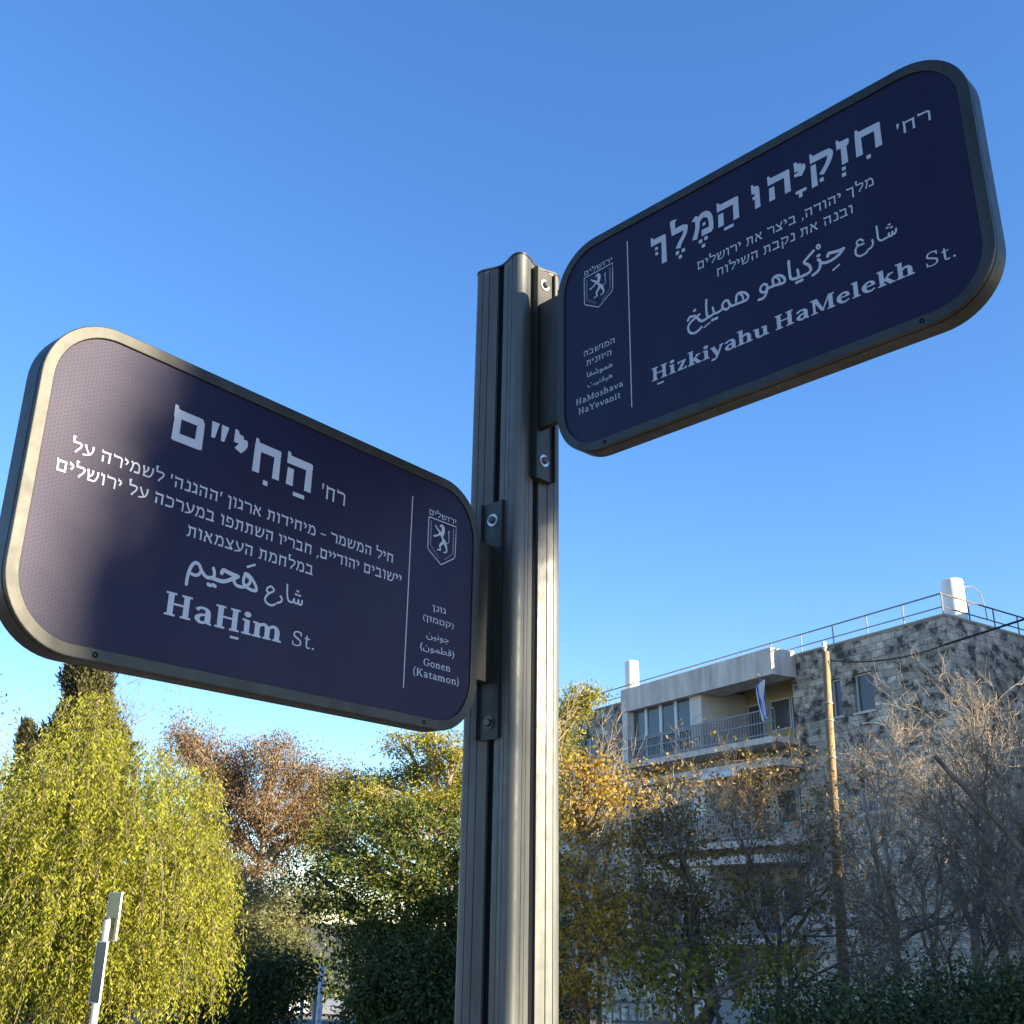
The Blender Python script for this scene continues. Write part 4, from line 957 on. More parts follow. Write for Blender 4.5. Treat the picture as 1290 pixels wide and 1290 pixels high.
M['bark'] = mat_plain('bark', (.10, .08, .06), (.20, .165, .13), 5, rough=.95, spec=.1, bump=.5, bscale=14, stretch=(1, 1, .3))
M['palebark'] = mat_plain('pale_bark', (.22, .175, .13), (.44, .36, .27), 4, rough=.9, spec=.1, stretch=(1, 1, .3))
M['twigbark'] = mat_plain('twig_bark', (.105, .082, .066), (.23, .185, .145), 3, rough=.9, spec=.1)
LF = dict(
    pepper=mat_leaf('pepper_leaf', [(0.144, 0.122, 0.036), (0.194, 0.216, 0.018), (0.275, 0.303, 0.026), (0.361, 0.361, 0.036), (0.419, 0.375, 0.065)], .42),
    cypress=mat_leaf('cypress_leaf', [(0.036, 0.040, 0.014), (0.072, 0.069, 0.026), (0.115, 0.094, 0.040)], .2),
    euca=mat_leaf('russet_leaf', [(0.127, 0.079, 0.044), (0.206, 0.131, 0.068), (0.254, 0.151, 0.079), (0.190, 0.174, 0.072)], .3),
    sage=mat_leaf('olive_leaf', [(0.113, 0.124, 0.053), (0.209, 0.213, 0.091), (0.325, 0.305, 0.133)], .3),
    gold=mat_leaf('golden_leaf', [(0.190, 0.111, 0.015), (0.382, 0.230, 0.032), (0.524, 0.333, 0.055), (0.333, 0.254, 0.040)], .45),
    brown=mat_leaf('brown_leaf', [(0.096, 0.070, 0.026), (0.208, 0.146, 0.050), (0.304, 0.234, 0.064)], .3),
    green=mat_leaf('green_leaf', [(0.039, 0.067, 0.017), (0.071, 0.113, 0.024), (0.135, 0.157, 0.030), (0.254, 0.221, 0.037)], .32),
    dark=mat_leaf('dark_leaf', [(0.030, 0.055, 0.021), (0.070, 0.106, 0.039), (0.115, 0.146, 0.046)], .22),
    bright=mat_leaf('yellowgreen_leaf', [(0.090, 0.112, 0.020), (0.182, 0.182, 0.025), (0.259, 0.234, 0.032)], .35),
    feather=mat_leaf('feathery_leaf', [(0.116, 0.132, 0.021), (0.248, 0.248, 0.033), (0.366, 0.332, 0.041), (0.448, 0.348, 0.057)], .42),
    pale=mat_leaf('pale_leaf', [(0.158, 0.180, 0.058), (0.246, 0.260, 0.094), (0.303, 0.289, 0.144)], .4))

# weeping pepper tree on the left: hanging strands of small leaves
def pepper():
    rng = np.random.default_rng(5); Y = 17.0
    cl = px_clumps([(40, 1000, 70), (105, 955, 62), (170, 985, 70), (225, 1005, 58, .4), (95, 1040, 90, -.6), (180, 1080, 95, -.5), (20, 1090, 80), (248, 1075, 45, .3), (110, 1140, 95, -.9), (200, 1165, 75, -.6), (35, 1180, 80, -.3), (255, 1150, 34), (-40, 1060, 80, .6), (-60, 1160, 90, .6), (120, 895, 36, .5), (225, 1060, 55), (262, 1095, 36, .2), (230, 1120, 55, -.3), (265, 1195, 26, .2), (225, 1215, 48, -.2), (140, 1215, 60, -.6), (60, 1235, 60, -.3)], Y)
    b = gbase(110, Y + .6); t = thing('weeping_tree', 'sunlit yellow-green weeping pepper tree at the left with hanging strands', 'tree', b)
    tw = Twigs(); fk = np.array(b) + [0, 0, 2.2]; limb(tw, rng, b, fk, .24, .16, 8, .05)
    Ps, As, Ns, Ls = [], [], [], []
    for c, r in cl:
        c = np.array(c); limb(tw, rng, fk, c + [0, 0, r * .3], .09, .02, 7, .1)
        k = int(420 * r * r)
        d = unit(rng.normal(size=(k, 3)) + [0, 0, .35]); st = c + d * r * rng.uniform(.45, 1.0, (k, 1)) * [1, 1, .85]
        ln = rng.uniform(.3, 1.0, k) * np.where(rng.random(k) < .12, 1.5, 1)
        for i in range(k):
            n = int(ln[i] / .034); tt = np.arange(n) * .034
            outw = np.array([d[i, 0], d[i, 1], 0]) * .28
            arc = np.clip(tt / .3, 0, 1)
            p = st[i] + np.outer(1 - np.exp(-tt * 3.2), outw) + np.outer(tt - .12 * np.sin(arc * 1.57), [0, 0, -1.0]) + np.cumsum(rng.normal(0, .006, (n, 3)), 0)
            if i % 5 == 0:
                for j in range(0, n - 6, 6): tw.seg(p[j], p[min(j + 6, n - 1)], .005, .004)
            a = rng.uniform(0, 6.28, n); A = np.stack([np.cos(a) * .75, np.sin(a) * .75, -np.ones(n) * rng.uniform(.5, 1.3)], 1)
            p = p + rng.normal(0, .032, (n, 3))
            Ps.append(p); As.append(A); Ns.append(rng.normal(size=(n, 3)) + [0, -.3, .3]); Ls.append(rng.uniform(.05, .088, n))
    P, A, N, Lh = map(np.concatenate, (Ps, As, Ns, Ls))
    v, f = leaf_mesh(P, A, N, Lh, Lh * .27); obj('foliage', v, f, LF['pepper'], t)
    v, f = tw.mesh(4); obj('trunk', v, f, M['bark'], t, smooth=True)
pepper()
def cypress(label, seed, px_, ytop, ybase, wpx, Y, leaf, m=36, group=None):
    rng = np.random.default_rng(seed); b = gbase(px_, Y); top = at(px_, ytop, Y); bot = at(px_, ybase, Y)
    t = thing('cypress_tree', label, 'tree', b, group)
    hgt = top.z - b[2]; wr = rad(wpx, bot)
    n = int(5200 * m / 36 * max(.5, wr)); s = rng.uniform(0, 1, n) ** .8
    prof_ = np.minimum(1, (1 - s) * 2.6) ** .75 * (.80 + .20 * np.sin(s * 31 + rng.uniform(0, 6)))
    a = rng.uniform(0, 6.283, n); lump = 1 + .16 * np.sin(a * 5 + s * 40) + .1 * np.sin(a * 9 - s * 70)
    rr_ = wr * prof_ * lump * rng.uniform(.7, 1.03, n)
    C = np.stack([b[0] + (top.x - b[0]) * s + rr_ * np.cos(a), b[1] + rr_ * np.sin(a), b[2] + .4 + s * (hgt - .4)], 1)
    k = 9; P = np.repeat(C, k, 0) + rng.normal(0, .07, (n * k, 3)); od = np.repeat(np.stack([np.cos(a), np.sin(a), 0 * a], 1), k, 0)
    A = unit(od * .6 + rng.normal(0, .5, (n * k, 3)) + [0, 0, 1.1]); N = od + rng.normal(0, .6, (n * k, 3)); Lh = rng.uniform(.08, .17, n * k)
    v, f = leaf_mesh(P, A, N, Lh, Lh * .34); obj('foliage', v, f, leaf, t)
    tw = Twigs(); limb(tw, rng, b, (top.x, top.y, top.z - .3), .16, .02, 10, .01); v, f = tw.mesh(6); obj('trunk', v, f, M['bark'], t)
cypress('tall brown-green cypress rising behind the weeping tree to the left sign', 11, 112, 800, 1080, 62, 25, LF['cypress'])
cypress('slim pointed cypress at the left edge, seen as a small spire', 12, 34, 912, 1100, 27, 31, LF['cypress'])

# russet eucalyptus in the middle distance
blob_tree('eucalyptus_tree', 'tall airy tree with russet-brown foliage behind the weeping tree', 'tree', 21, gbase(322, 40),
    px_clumps([(240, 930, 26), (262, 950, 24, 1), (300, 965, 32), (345, 955, 30, -1), (378, 975, 30), (405, 1000, 26, 1), (285, 1005, 32, 1), (335, 1010, 34, -1), (375, 1030, 30), (300, 1050, 30), (262, 990, 26, -1), (350, 1075, 26, 1), (312, 1095, 24), (420, 1025, 20), (280, 1095, 24, 1), (225, 945, 18), (420, 985, 26, 1), (395, 1045, 30), (250, 1030, 28), (430, 1050, 22)], 40),
    LF['euca'], M['palebark'], dens=17, m=64, L=(.08, .16), asp=.3, sig=.27, shell=(.4, 1.12), trunk_r=.3, fork=.42, droop=.6, twig=.6, twig_r=.02)
blob_tree('olive_tree', 'pale sage-green tree low between the weeping tree and the dark tree', 'tree', 22, gbase(330, 27),
    px_clumps([(330, 1165, 38), (290, 1160, 32, .5), (370, 1170, 28, .3), (310, 1200, 38, -.5), (352, 1205, 36, -.3), (270, 1195, 30), (395, 1130, 20, .8), (330, 1240, 45, .2), (285, 1245, 40), (345, 1130, 26, .6), (300, 1128, 24, .6), (372, 1140, 22, .5)], 27),
    LF['sage'], M['bark'], dens=34, m=60, L=(.07, .13), asp=.28, sig=.17, trunk_r=.16, droop=.1)
# big green tree beside the post
blob_tree('broadleaf_tree', 'large dark green tree behind the post, its lower crown in shade', 'tree', 23, gbase(520, 21),
    px_clumps([(430, 1035, 24, .8), (478, 1045, 34, -.5), (530, 1050, 46, -.8), (590, 1060, 50), (425, 1070, 32, .3), (395, 1098, 24, .6), (450, 1100, 46, -.6), (510, 1112, 56, -1), (575, 1125, 60, -.6), (415, 1135, 30), (460, 1165, 52, -.5), (535, 1180, 66, -.9), (600, 1190, 60), (650, 1100, 70, .5), (660, 1180, 70, .3), (640, 1030, 46, .5), (690, 1010, 46, .5)], 21),
    LF['green'], M['bark'], dens=22, m=56, L=(.05, .12), asp=.4, sig=.19, shell=(.4, 1.05), trunk_r=.24, fork=.3, flat=.6, twig=.5, twig_r=.012)
blob_tree('feathery_tree', 'airy golden-green tree with feathery sprays above the dark tree', 'tree', 24, gbase(565, 23.5),
    px_clumps([(540, 932, 20), (505, 935, 16, .6), (570, 945, 22, -.5), (548, 962, 20), (515, 975, 22, .4), (585, 985, 30, .2), (478, 985, 18, .5), (450, 985, 16, .6), (432, 1000, 20, .8), (470, 1012, 28, -.5), (520, 1015, 30, -.4), (560, 1020, 34, -.6), (500, 1045, 26, .3), (440, 1030, 22), (610, 1000, 34), (730, 880, 20), (712, 900, 20), (744, 872, 12), (700, 935, 26, .4), (660, 960, 36), (405, 1060, 18)], 23.5),
    LF['feather'], M['palebark'], dens=60, m=46, L=(.05, .11), asp=.34, sig=.2, shell=(.3, 1.1), trunk_r=.2, fork=.4, flat=.38, twig=.8, twig_r=.012)
for i, (lab, px_, Y, cl) in enumerate([
    ('dark bush under the big green tree, left of the street gap', 345, 22, [(285, 1268, 42), (335, 1262, 40, .4), (372, 1232, 26), (330, 1225, 30, .6), (240, 1285, 36)]),
    ('dark bush under the big green tree, right of the street gap', 500, 19.5, [(465, 1225, 45), (520, 1240, 55, -.3), (470, 1275, 40), (560, 1265, 55), (620, 1250, 60), (670, 1270, 60), (500, 1290, 50)])]):
    blob_tree('bush', lab, 'bush', 30 + i, gbase(px_, Y), px_clumps(cl, Y), LF['dark'], M['bark'], dens=34, m=50, L=(.06, .12), asp=.45, sig=.16, trunk_r=.08, fork=.3)
blob_tree('hanging_branch_tree', 'pale loose foliage reaching in at the far left edge', 'tree', 33, gbase(-70, 14),
    px_clumps([(-18, 905, 26), (-28, 955, 34), (-45, 880, 36), (4, 985, 16), (-60, 1010, 50)], 14), LF['pale'], M['twigbark'], dens=16, m=22, L=(.05, .09), asp=.35, sig=.14, trunk_r=.1, fork=.5)

# right of the post
blob_tree('autumn_tree', 'golden-yellow autumn tree just right of the post', 'tree', 41, gbase(745, 16),
    px_clumps([(738, 958, 24), (765, 975, 20, .3), (722, 990, 30, -.2), (758, 1010, 28, -.3), (785, 1000, 14, .4), (735, 1045, 36), (775, 1050, 22, .3), (728, 1095, 38, -.2), (765, 1120, 34, .3), (735, 1150, 44), (785, 1180, 36, .3), (740, 1210, 46, -.3), (720, 1265, 46)], 16),
    LF['gold'], M['bark'], dens=24, m=36, L=(.05, .085), asp=.62, sig=.15, trunk_r=.11, fork=.4, twig=.6)
blob_tree('brown_tree', 'thin brown-leaved tree in front of the balconies', 'tree', 42, gbase(850, 18),
    px_clumps([(815, 990, 32), (845, 1000, 34, .4), (835, 1040, 40, -.3), (870, 1060, 34, .4), (800, 1060, 34), (890, 1130, 34, .2), (830, 1110, 46, -.3), (935, 1140, 34), (880, 1175, 44)], 18),
    LF['brown'], M['twigbark'], dens=22, m=24, L=(.06, .11), asp=.45, sig=.17, trunk_r=.10, fork=.35, twig=.9, trunks=3)
blob_tree('shrub', 'yellow-green shrub low between the post and the utility pole', 'shrub', 43, gbase(850, 15.5),
    px_clumps([(835, 1205, 28), (880, 1215, 24, .3), (800, 1225, 26), (850, 1250, 34, -.3), (920, 1195, 16, .4), (965, 1225, 22), (990, 1200, 18), (940, 1245, 24)], 15.5),
    LF['bright'], M['twigbark'], dens=22, m=26, L=(.06, .11), asp=.6, sig=.13, trunk_r=.05, fork=.3, twig=.8, trunks=3)
blob_tree('ivy_hedge', 'dark green hedge along the bottom right corner', 'hedge', 44, gbase(1130, 15.5),
    px_clumps([(1010, 1290, 40), (1060, 1277, 44, .3), (1110, 1284, 46), (1160, 1272, 46, .4), (1215, 1277, 50), (1265, 1267, 50, .3), (1310, 1282, 60), (1000, 1322, 50, -.4), (1080, 1322, 50, -.4), (1170, 1322, 50, -.4), (1250, 1322, 55, -.4), (1340, 1322, 60), (960, 1272, 24, .5)], 15.5),
    LF['dark'], M['bark'], dens=32, m=42, L=(.04, .09), asp=.6, sig=.19, shell=(.3, 1.12), trunk_r=.06, fork=.2, trunks=4)

# bare winter trees
def bare_tree(label, seed, base, top, mat, r0=.11, spread=.75, lev=5, group=None, kids=4, lean=(0, 0), name='bare_tree', buds=0, updraft=.25, first=.35, lscale=.62, extra=(), Y=0):
    rng = np.random.default_rng(seed); tw = Twigs(); tips = []
    b = np.array(base, float); tp = np.array(top, float); H = np.linalg.norm(tp - b)
    def grow(p, d, L, r, lv):
        n = 5 if lv > 1 else 3; pts = [p]; dirs = []
        for i in range(n):
            d = unit(d + rng.normal(0, .16 + .03 * (lev - lv), 3) + [0, 0, updraft * .22]); q = p + d * L / n
            rr2 = r * (1 - .55 * (i + 1) / n); tw.seg(p, q, r * (1 - .55 * i / n), rr2); p = q; pts.append(p); dirs.append(d)
        if lv == 0: tips.append(p); return
        for k in range(kids + rng.integers(0, 2)):
            i = rng.integers(1 if lv < lev else 2, n + 1) if k else n
            d0 = dirs[i - 1]; side = unit(np.cross(d0, rng.normal(size=3))); s = spread * rng.uniform(.6, 1.25)
            grow(pts[i], unit(d0 + side * s + [0, 0, updraft * .3]), L * lscale * rng.uniform(.7, 1.2), max(.0035, r * (1 - .55 * i / n) * .66), lv - 1)
    t = thing(name, label, 'tree', tuple(b), group)
    d0 = unit(tp - b); fkp = b + d0 * H * first
    limb(tw, rng, b, fkp, r0, r0 * .75, 5, .03)
    for k in range(4):
        side = unit(np.cross(d0, rng.normal(size=3))); grow(fkp, unit(d0 + side * spread * rng.uniform(.25, .8)), H * (1 - first) * .55 * rng.uniform(.8, 1.1), r0 * .55, lev - 1)
    for q0, q1, q2, ra, rb in extra:
        a_, b_, c_ = (np.array(at(*q, Y - .4)) for q in (q0, q1, q2)); limb(tw, rng, a_, b_, ra, (ra + rb) / 2, 6, .03); limb(tw, rng, b_, c_, (ra + rb) / 2, rb, 6, .03); limb(tw, rng, fkp, a_, r0 * .6, ra, 6, .05)
    v, f = tw.mesh(5); obj('branches', v, f, mat, t, smooth=True)
    if buds and tips:
        T = np.array(tips); T = T[rng.random(len(T)) < buds]; n = len(T) * 3
        P = np.repeat(T, 3, 0) + rng.normal(0, .05, (n, 3)); Lh = rng.uniform(.05, .09, n)
        v, f = leaf_mesh(P, rng.normal(size=(n, 3)) + [0, 0, -.5], rng.normal(size=(n, 3)), Lh, Lh * .6); obj('dry_leaves', v, f, LF['brown'], t)
    return t
def bt(label, seed, px_, py_top, Y, mat='twigbark', dpx=0, **k):
    b = gbase(px_, Y); tp = at(px_ + dpx, py_top, Y); return bare_tree(label, seed, b, (tp.x, tp.y, tp.z), M[mat], group='bare winter trees', Y=Y, **k)
bt('bare tree in front of the right end of the balconies', 51, 975, 940, 20.5, buds=.5, spread=.7, r0=.07)
bt('bare pale-twigged tree right of the utility pole', 52, 1120, 905, 20, mat='palebark', spread=.75, r0=.085, kids=4, lscale=.64)
bt('tall bare pale tree against the corner of the stone building', 53, 1215, 850, 19, mat='palebark', spread=.75, r0=.10, kids=4, lscale=.64)
bt('bare tree at the right edge with a thick leaning limb', 54, 1300, 910, 16, mat='twigbark', spread=.8, r0=.11, dpx=-30, kids=4, lscale=.62, extra=[((1310, 1100), (1232, 1010), (1178, 952), .05, .035)])
bt('low tangled bare tree over the dark hedge', 55, 1085, 1060, 17, spread=.95, r0=.06, lev=5, first=.25, updraft=.1)
bt('low bare tree right of the low tangled one', 56, 1200, 1020, 17.3, spread=.95, r0=.06, lev=5, first=.25, updraft=.1)
bt('dense dark bare tree between golden tree and utility pole', 57, 900, 1030, 17.5, spread=.9, r0=.06, lev=5, first=.25, buds=.5, updraft=.1)
bt('bare tree left of the utility pole above the shrub', 58, 985, 1040, 18.5, spread=.9, r0=.06, lev=5, first=.3, buds=.3, updraft=.1)
bt('pale bare stems above the golden tree beside the balconies', 59, 755, 880, 20, mat='palebark', spread=.4, r0=.05, lev=4, first=.45)
bt('fine bare tree between the utility pole and the corner of the building', 61, 1165, 960, 21, mat='palebark', spread=.8, r0=.06)
bt('fine bare tree low at the right edge', 62, 1262, 990, 18, spread=.9, r0=.06, updraft=.15)
bt('wispy bare tree behind the cypress at the left', 60, 100, 842, 28, spread=.75, r0=.10, lev=5, first=.5)
# thick bare limb in front, right side
rng = np.random.default_rng(9)
# far woods beyond the square
tagged = None
rng = np.random.default_rng(70); Ps, As, Ns, Ls = [], [], [], []
for i in range(260):
    x = rng.uniform(-95, 95); y = rng.uniform(118, 134); h = rng.uniform(1.6, 4.0) * (1 + .5 * math.sin(x * .31) ** 2); c = np.array([x, y, ground_z(x, y) + h * .8])
    n = 170; d = unit(rng.normal(size=(n, 3))); Ps.append(c + d * [3.4, 2.4, h]); As.append(rng.normal(size=(n, 3))); Ns.append(d + rng.normal(0, .5, (n, 3))); Ls.append(rng.uniform(.35, .7, n))
P, A, N, Lh = map(np.concatenate, (Ps, As, Ns, Ls)); v, f = leaf_mesh(P, A, N, Lh, Lh * .6)
tag(obj('far_woods', v, f, LF['green']), kind='stuff')

# ------------------------------------------------------------------ utility pole and cable
M['wood'] = mat_plain('pole_wood', (.20, .135, .07), (.34, .25, .14), 5, rough=.9, spec=.1, bump=.4, bscale=20, stretch=(4, 4, .25))
up0 = at(1064.5, 1268, 22); up1 = at(1040, 821, 22); d_ = (up1 - up0) / (up1.z - up0.z); zg = ground_z(up0.x, 22)
b_ = up0 + d_ * (zg - up0.z)
up = thing('utility_pole', 'brown wooden utility pole, sunlit upper part, in front of the stone building', 'utility pole', tuple(b_))
mb = MB(); mb.tube([b_ - Vector((0, 0, .1)), b_.lerp(up1, .35), b_.lerp(up1, .7), up1], [.115, .10, .085, .072], 14); sharp(mb.build('pole', M['wood'], up), 50)
mb = MB()
for k in (1.1, 1.45, 2.2, 3.0): c = up1 - d_ * k; mb.tube([c, c + d_ * .035], .092 + .004 * k, 14)
mb.build('steel_band', M['rail'], up)
mb = MB(); mb.tube([up1 - d_ * .06, up1 + Vector((-.02, 0, .22))], .022, 6); mb.tube([up1 + Vector((-.02, 0, .05)), up1 + Vector((-.02, 0, .09)), up1 + Vector((-.02, 0, .13)), up1 + Vector((-.02, 0, .2))], [.03, .062, .04, .05], 12)
mb.build('insulator', M['tank'], up)
M['cable'] = mat_plain('cable_black', (.012, .012, .013), rough=.6)
a = at(1041, 833, 22) + Vector((.05, -.08, 0)); b = at(1191, 812, 21.0); c = at(1300, 777, 20.2)
pts = []
for k in range(9): t_ = k / 8; p = a.lerp(b, t_); p.z -= .42 * 4 * t_ * (1 - t_) * .35; pts.append(p)
e_ = b + (c - b) * 6
for k in range(1, 12): t_ = k / 11; p = b.lerp(e_, t_); pts.append(p)
mb = MB(); mb.tube(pts[:9], .016, 6); mb.tube(pts[8:], .024, 6)
tag(mb.build('overhead_cable', M['cable']), 'black overhead cable running right from the top of the utility pole', 'cable')

# ------------------------------------------------------------------ small road sign seen edge-on at the left
M['galv'] = mat_plain('galvanised_pipe', (.34, .34, .32), (.44, .44, .41), 9, rough=.42, metal=.35)
M['signback'] = mat_plain('sign_back', (.36, .29, .12), (.42, .34, .15), 6, rough=.5, metal=.4)  # tan base colour stands in for yellow foliage reflected in the plate
M['signedge'] = mat_plain('sign_edge', (.72, .72, .68), rough=.4)
Yp = 8.5; pt = at(136, 1158, Yp); pb = Vector((pt.x + .0, Yp, ground_z(pt.x, Yp)))
rs = thing('road_sign', 'slim road sign on a pale pipe, seen nearly edge-on before the weeping tree', 'road sign', tuple(pb))
mb = MB(); mb.tube([pb - Vector((0, 0, .05)), Vector((pt.x, Yp, pt.z - .006)), Vector((pt.x, Yp, pt.z))], [.027, .027, .025], 18); sharp(mb.build('pole', M['galv'], rs), 40)
mb = MB(); mb.tube([(pt.x, Yp, pt.z), (pt.x, Yp, pt.z + .012)], .030, 18); mb.build('pole_cap', M['plate'], rs)
sa = R(134); su = Vector((math.cos(sa), math.sin(sa), 0)); sn = Vector((-su.y, su.x, 0))    # plane seen very obliquely
pc_ = Vector((pt.x, Yp, 0)) - sn * .036
def SG(u, o, z): return tuple(pc_ + su * u - sn * o + Vector((0, 0, z)))
zt = at(146, 1125, Yp).z
def plate(name, u0, u1, z0, z1, matf, parent, oo=0.0):
    SG0 = globals()['SG']; SG = lambda u, o, z: SG0(u, o + oo, z)
    mb = MB(); mb.fbox(SG, (u0, 0, z0), (u1, .004, z1)); p = mb.build(name, matf, parent)
    mb = MB(); t = .006
    mb.fbox(SG, (u0 - t, -.003, z0 - t), (u0 - .0005, .009, z1 + t)); mb.fbox(SG, (u1 + .0005, -.003, z0 - t), (u1 + t, .009, z1 + t)); mb.fbox(SG, (u0, -.0028, z0 - t), (u1, .0088, z0 - .0005)); mb.fbox(SG, (u0, -.0028, z1 + .0005), (u1, .0088, z1 + t))
    mb.build('rim', M['signedge'], p); return p
z_mid = at(135, 1185, Yp).z; z_low = at(130, 1262, Yp).z
plate('upper_plate', -.09, .10, z_mid + .006, zt, M['signback'], rs)
M['dkplate'] = mat_plain('sign_face_navy', (.02, .028, .045), (.03, .045, .055), 5, rough=.35)
plate('lower_plate', -.125, .03, z_low, z_mid - .010, M['dkplate'], rs, -.076)
for z in (z_mid + .08, z_mid - .1, z_low + .1):
    mb = MB(); mb.tube([(pt.x, Yp, z), (pt.x, Yp, z + .03)], .031, 14); mb.build('clamp', M['galv'], rs)

# ------------------------------------------------------------------ the street far below
def parked_car(label, x, y, rz, paint):
    z = ground_z(x, y) + .02; t = thing('parked_car', label, 'car', (x, y, z)); t.rotation_euler = (0, 0, rz)
    bpy.context.view_layer.update()
    prof2 = [(-2.1, .35), (-2.1, .75), (-1.95, .92), (-1.45, .98), (-.95, 1.42), (.55, 1.46), (1.25, .98), (1.95, .86), (2.12, .62), (2.1, .32)]
    v = []; 
    for s, k in ((-1, 1), (1, 1)): v += [(a, s * (.84 if h < 1.1 else .66), h) for a, h in prof2]
    n_ = len(prof2); f = [[i, (i + 1) % n_, n_ + (i + 1) % n_, n_ + i] for i in range(n_)] + [list(range(n_))[::-1], [n_ + i for i in range(n_)]]
    o = sharp(obj('body', v, f, paint, t, local=True), 30)
    for s in (-1, 1):
        q = [(-1.32, .99), (-.92, 1.38), (.5, 1.40), (1.08, 1.0)]
        v = [(a, s * (.845 if h < 1.1 else .68), h) for a, h in q]; obj('window', v, [[0, 1, 2, 3]], M['glass'], t, local=True)
        for wx in (-1.3, 1.32):
            mb = MB(); mb.tube([(wx, s * .70, .32), (wx, s * .86, .32)], .32, 18); w = mb.build('wheel', M['slot'], t, local=True)
            mb = MB(); mb.tube([(wx, s * .855, .32), (wx, s * .868, .32)], .19, 14); mb.build('rim', M['galv'], w, local=True)
    for sx, hx in ((-1, 2.105), (1, 2.105)):
        pass
    for s in (-1, 1):
        mb = MB(); mb.box((2.03, s * .62 - .14, .62), (2.14, s * .62 + .14, .76)); mb.build('headlight', M['signedge'], t, local=True)
    return t
M['carwhite'] = mat_plain('car_white', (.70, .70, .70), rough=.25)
M['cargrey'] = mat_plain('car_grey', (.25, .27, .30), rough=.25, metal=.4)
p = at(377, 1266, 104); parked_car('white parked car far down the street gap', p.x, 104, R(98), M['carwhite'])
p = at(422, 1262, 108); parked_car('grey parked car at the far end of the street gap', p.x, 108, R(92), M['cargrey'])
def street_post(label, px_, Y, h, mat, r=.08):
    x = at(px_, 1260, Y).x; z = ground_z(x, Y); t = thing('bollard', label, 'bollard', (x, Y, z), 'posts at the far square')
    mb = MB(); mb.tube([(x, Y, z - .05), (x, Y, z + h)], r, 12); sharp(mb.build('post', mat, t), 40)
    mb = MB(); mb.tube([(x, Y, z + h), (x, Y, z + h + .05), (x, Y, z + h + .1)], [r * 1.25, r * 1.2, r * .5], 12); mb.build('cap', mat, t)
street_post('dark post left in the far street gap', 381, 50, 1.9, M['rail'])
street_post('dark post in the middle of the far street gap', 397, 52, 2.0, M['rail'])
street_post('white post right in the far street gap', 403, 56, 2.6, M['carwhite'], .13)
# low metal fence and white garden wall at the bottom right
def low_fence(px0, px1, Y):
    a = at(px0, 1270, Y); b = at(px1, 1270, Y); t = thing('garden_fence', 'pale metal garden fence low behind the shrubs', 'fence', (a.x, Y, ground_z(a.x, Y)))
    mb = MB(); zt = at(px0, 1262, Y).z; z0 = ground_z(a.x, Y)
    for z in (zt, zt - .35, zt - .9): mb.box((a.x, Y - .02, z - .025), (b.x, Y + .02, z + .025))
    mb.build('rail', M['galv'], t)
    mb = MB(); x = a.x
    while x < b.x: mb.box((x, Y - .012, z0), (x + .03, Y + .012, zt - .03)); x += .16
    mb.build('picket', M['galv'], t)
low_fence(770, 885, 23)
wl0 = at(888, 1250, 24); wl1 = at(985, 1250, 24)
w_ = thing('garden_wall', 'white plastered garden wall behind the shrubs', 'wall', (wl0.x, 24, ground_z(wl0.x, 24)))
mb = MB(); mb.box((wl0.x, 23.9, ground_z(wl0.x, 24) - .2), (wl1.x, 24.1, at(900, 1243, 24).z)); mb.build('wall_body', M['plaster'], w_)
mb = MB(); mb.box((wl0.x - .05, 23.86, at(900, 1243, 24).z + .001), (wl1.x + .05, 24.14, at(900, 1243, 24).z + .07)); mb.build('wall_coping', M['concrete'], w_)

# ------------------------------------------------------------------ unseen buildings and trees added on the right to shade the view
def shade_block(label, x0, x1, y0, y1, H):
    t = thing('shade_building', label, 'building', (x0, y0, ground_z(x0, (y0 + y1) / 2)))
    z0 = ground_z(x0, y1) - .6; mb = MB(); mb.box((x0, y0, z0), (x1, y1, H)); o = mb.build('wall', M['plaster'], t)
    mb = MB(); mb.box((x0 - .15, y0 - .15, H + .002), (x1 + .15, y1 + .15, H + .2)); mb.build('roof_slab', M['concrete'], t)
    ny = max(1, int((y1 - y0) / 3.2))
    for j in range(int(H / 3.0)):
        for i in range(ny):
            y = y0 + (i + .5) * (y1 - y0) / ny; z = 1.0 + 3 * j
            if z + 1.3 > H: continue
            mb = MB(); mb.box((x0 - .04, y - .6, z), (x0 + .02, y + .6, z + 1.3)); w = mb.build('window', M['whiteframe'], t)
            mb = MB(); mb.box((x0 - .06, y - .5, z + .1), (x0 - .03, y + .5, z + 1.2)); mb.build('pane', M['glass'], w)
shade_block('low plastered house added out of view to shade the trees', 17.2, 26, 12.2, 20.5, 5.4)
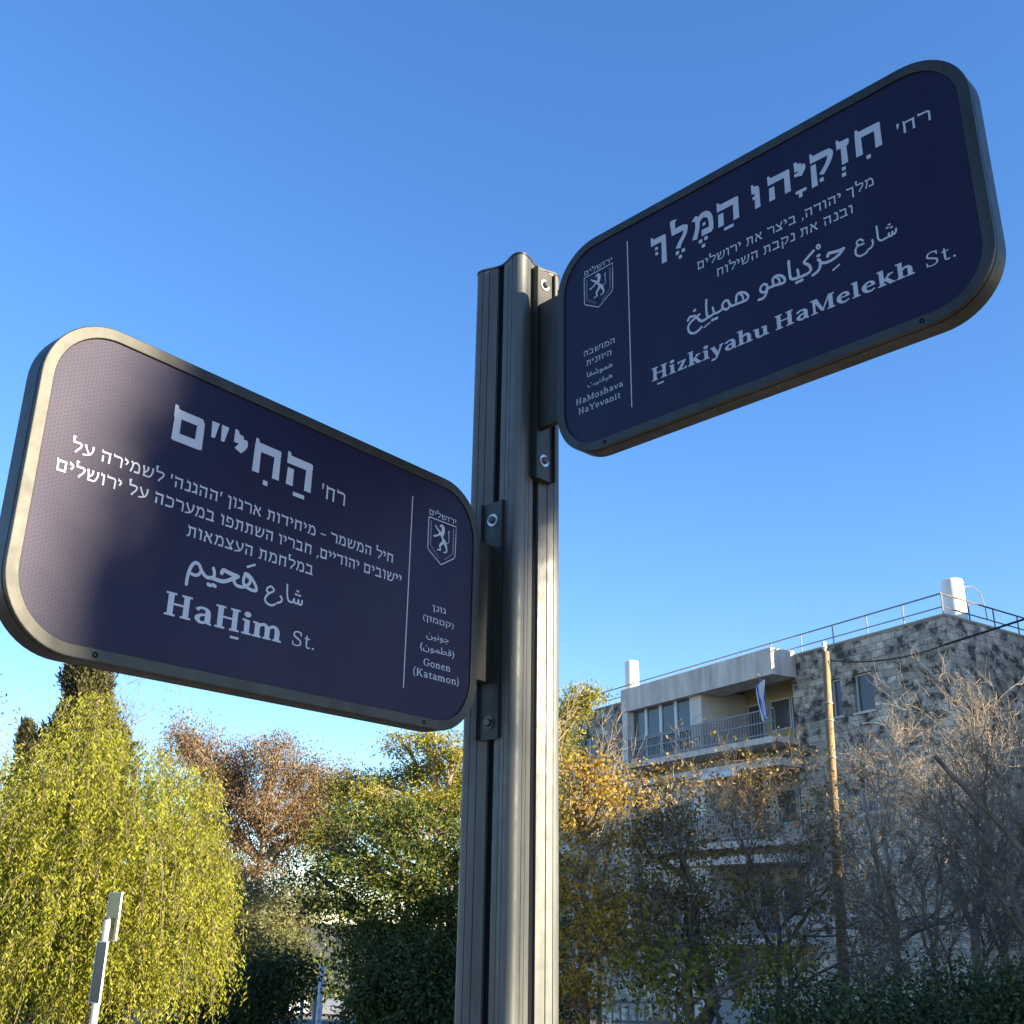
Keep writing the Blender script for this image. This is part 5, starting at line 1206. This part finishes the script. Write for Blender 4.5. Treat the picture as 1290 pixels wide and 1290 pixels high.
shade_block('higher plastered house added out of view to shade the lower trees', 17.2, 26, 5.5, 12, 8.3)
shade_block('tall plastered block added out of view to shade the stone side wall', 22.5, 34, 24, 42, 14)
# unseen tree, its crown shaped to throw the soft shade on the signs
sh = Vector((math.sin(R(SUN_A)), -math.cos(R(SUN_A)), 0)); ml = Vector((math.cos(R(SUN_A)), math.sin(R(SUN_A)), 0))
def sunward(l, h, k): return ml * l + sh * k + Vector((0, 0, EYE + h + k * math.tan(R(SUN_E))))
KD = 12.0
shade = [(.945 + (h - .6) * .2, h, .105) for h in np.arange(.50, 1.02, .065)] + [(1.16 + (.03 if h > .95 else 0), h, .16) for h in (.56, .70, .84, .98, 1.12)] + [(1.33, h, .16) for h in (.56, .72, .88, 1.04, 1.18)] + [(1.10, 1.02, .10), (1.52, 1.02, .14), (1.62, 1.10, .13), (1.62, 1.22, .12), (1.50, 1.24, .14), (1.46, .86, .1)]
cl = [(tuple(sunward(l, h, KD + (i % 3 - 1) * .25)), r) for i, (l, h, r) in enumerate(shade)]
tb = sunward(1.75, 0, KD + .4); tb.z = 0
blob_tree('shade_tree', 'leafy tree added out of view, crown shaped to shade the signs', 'tree', 80, (tb.x, tb.y, -.05), cl, LF['green'], M['bark'], dens=230, m=60, L=(.05, .09), asp=.55, sig=.045, shell=(.1, .95), trunk_r=.08, fork=.6, twig=.2, twig_r=.006)

# unseen trees added along the low house: crowns break up its straight shadow
rng_g = np.random.default_rng(91)
for i, (gy, gh) in enumerate(((13.2, 6.6), (15.4, 7.2), (17.6, 6.4), (19.6, 7.4))):
    cl = [((16.4 + rng_g.normal(0, .35), gy + rng_g.normal(0, .7), gh - .9 - j * .62 + rng_g.normal(0, .12)), .62 + .12 * rng_g.random()) for j in range(6)]
    blob_tree('shade_break_tree', 'leafy tree added out of view to break up the low house shadow', 'tree', 92 + i, (16.4, gy, ground_z(16.4, gy) - .05), cl, LF['green'], M['bark'], dens=26, m=40, L=(.08, .15), asp=.5, sig=.2, trunk_r=.12, fork=.4, group='unseen trees added to break up the shade')
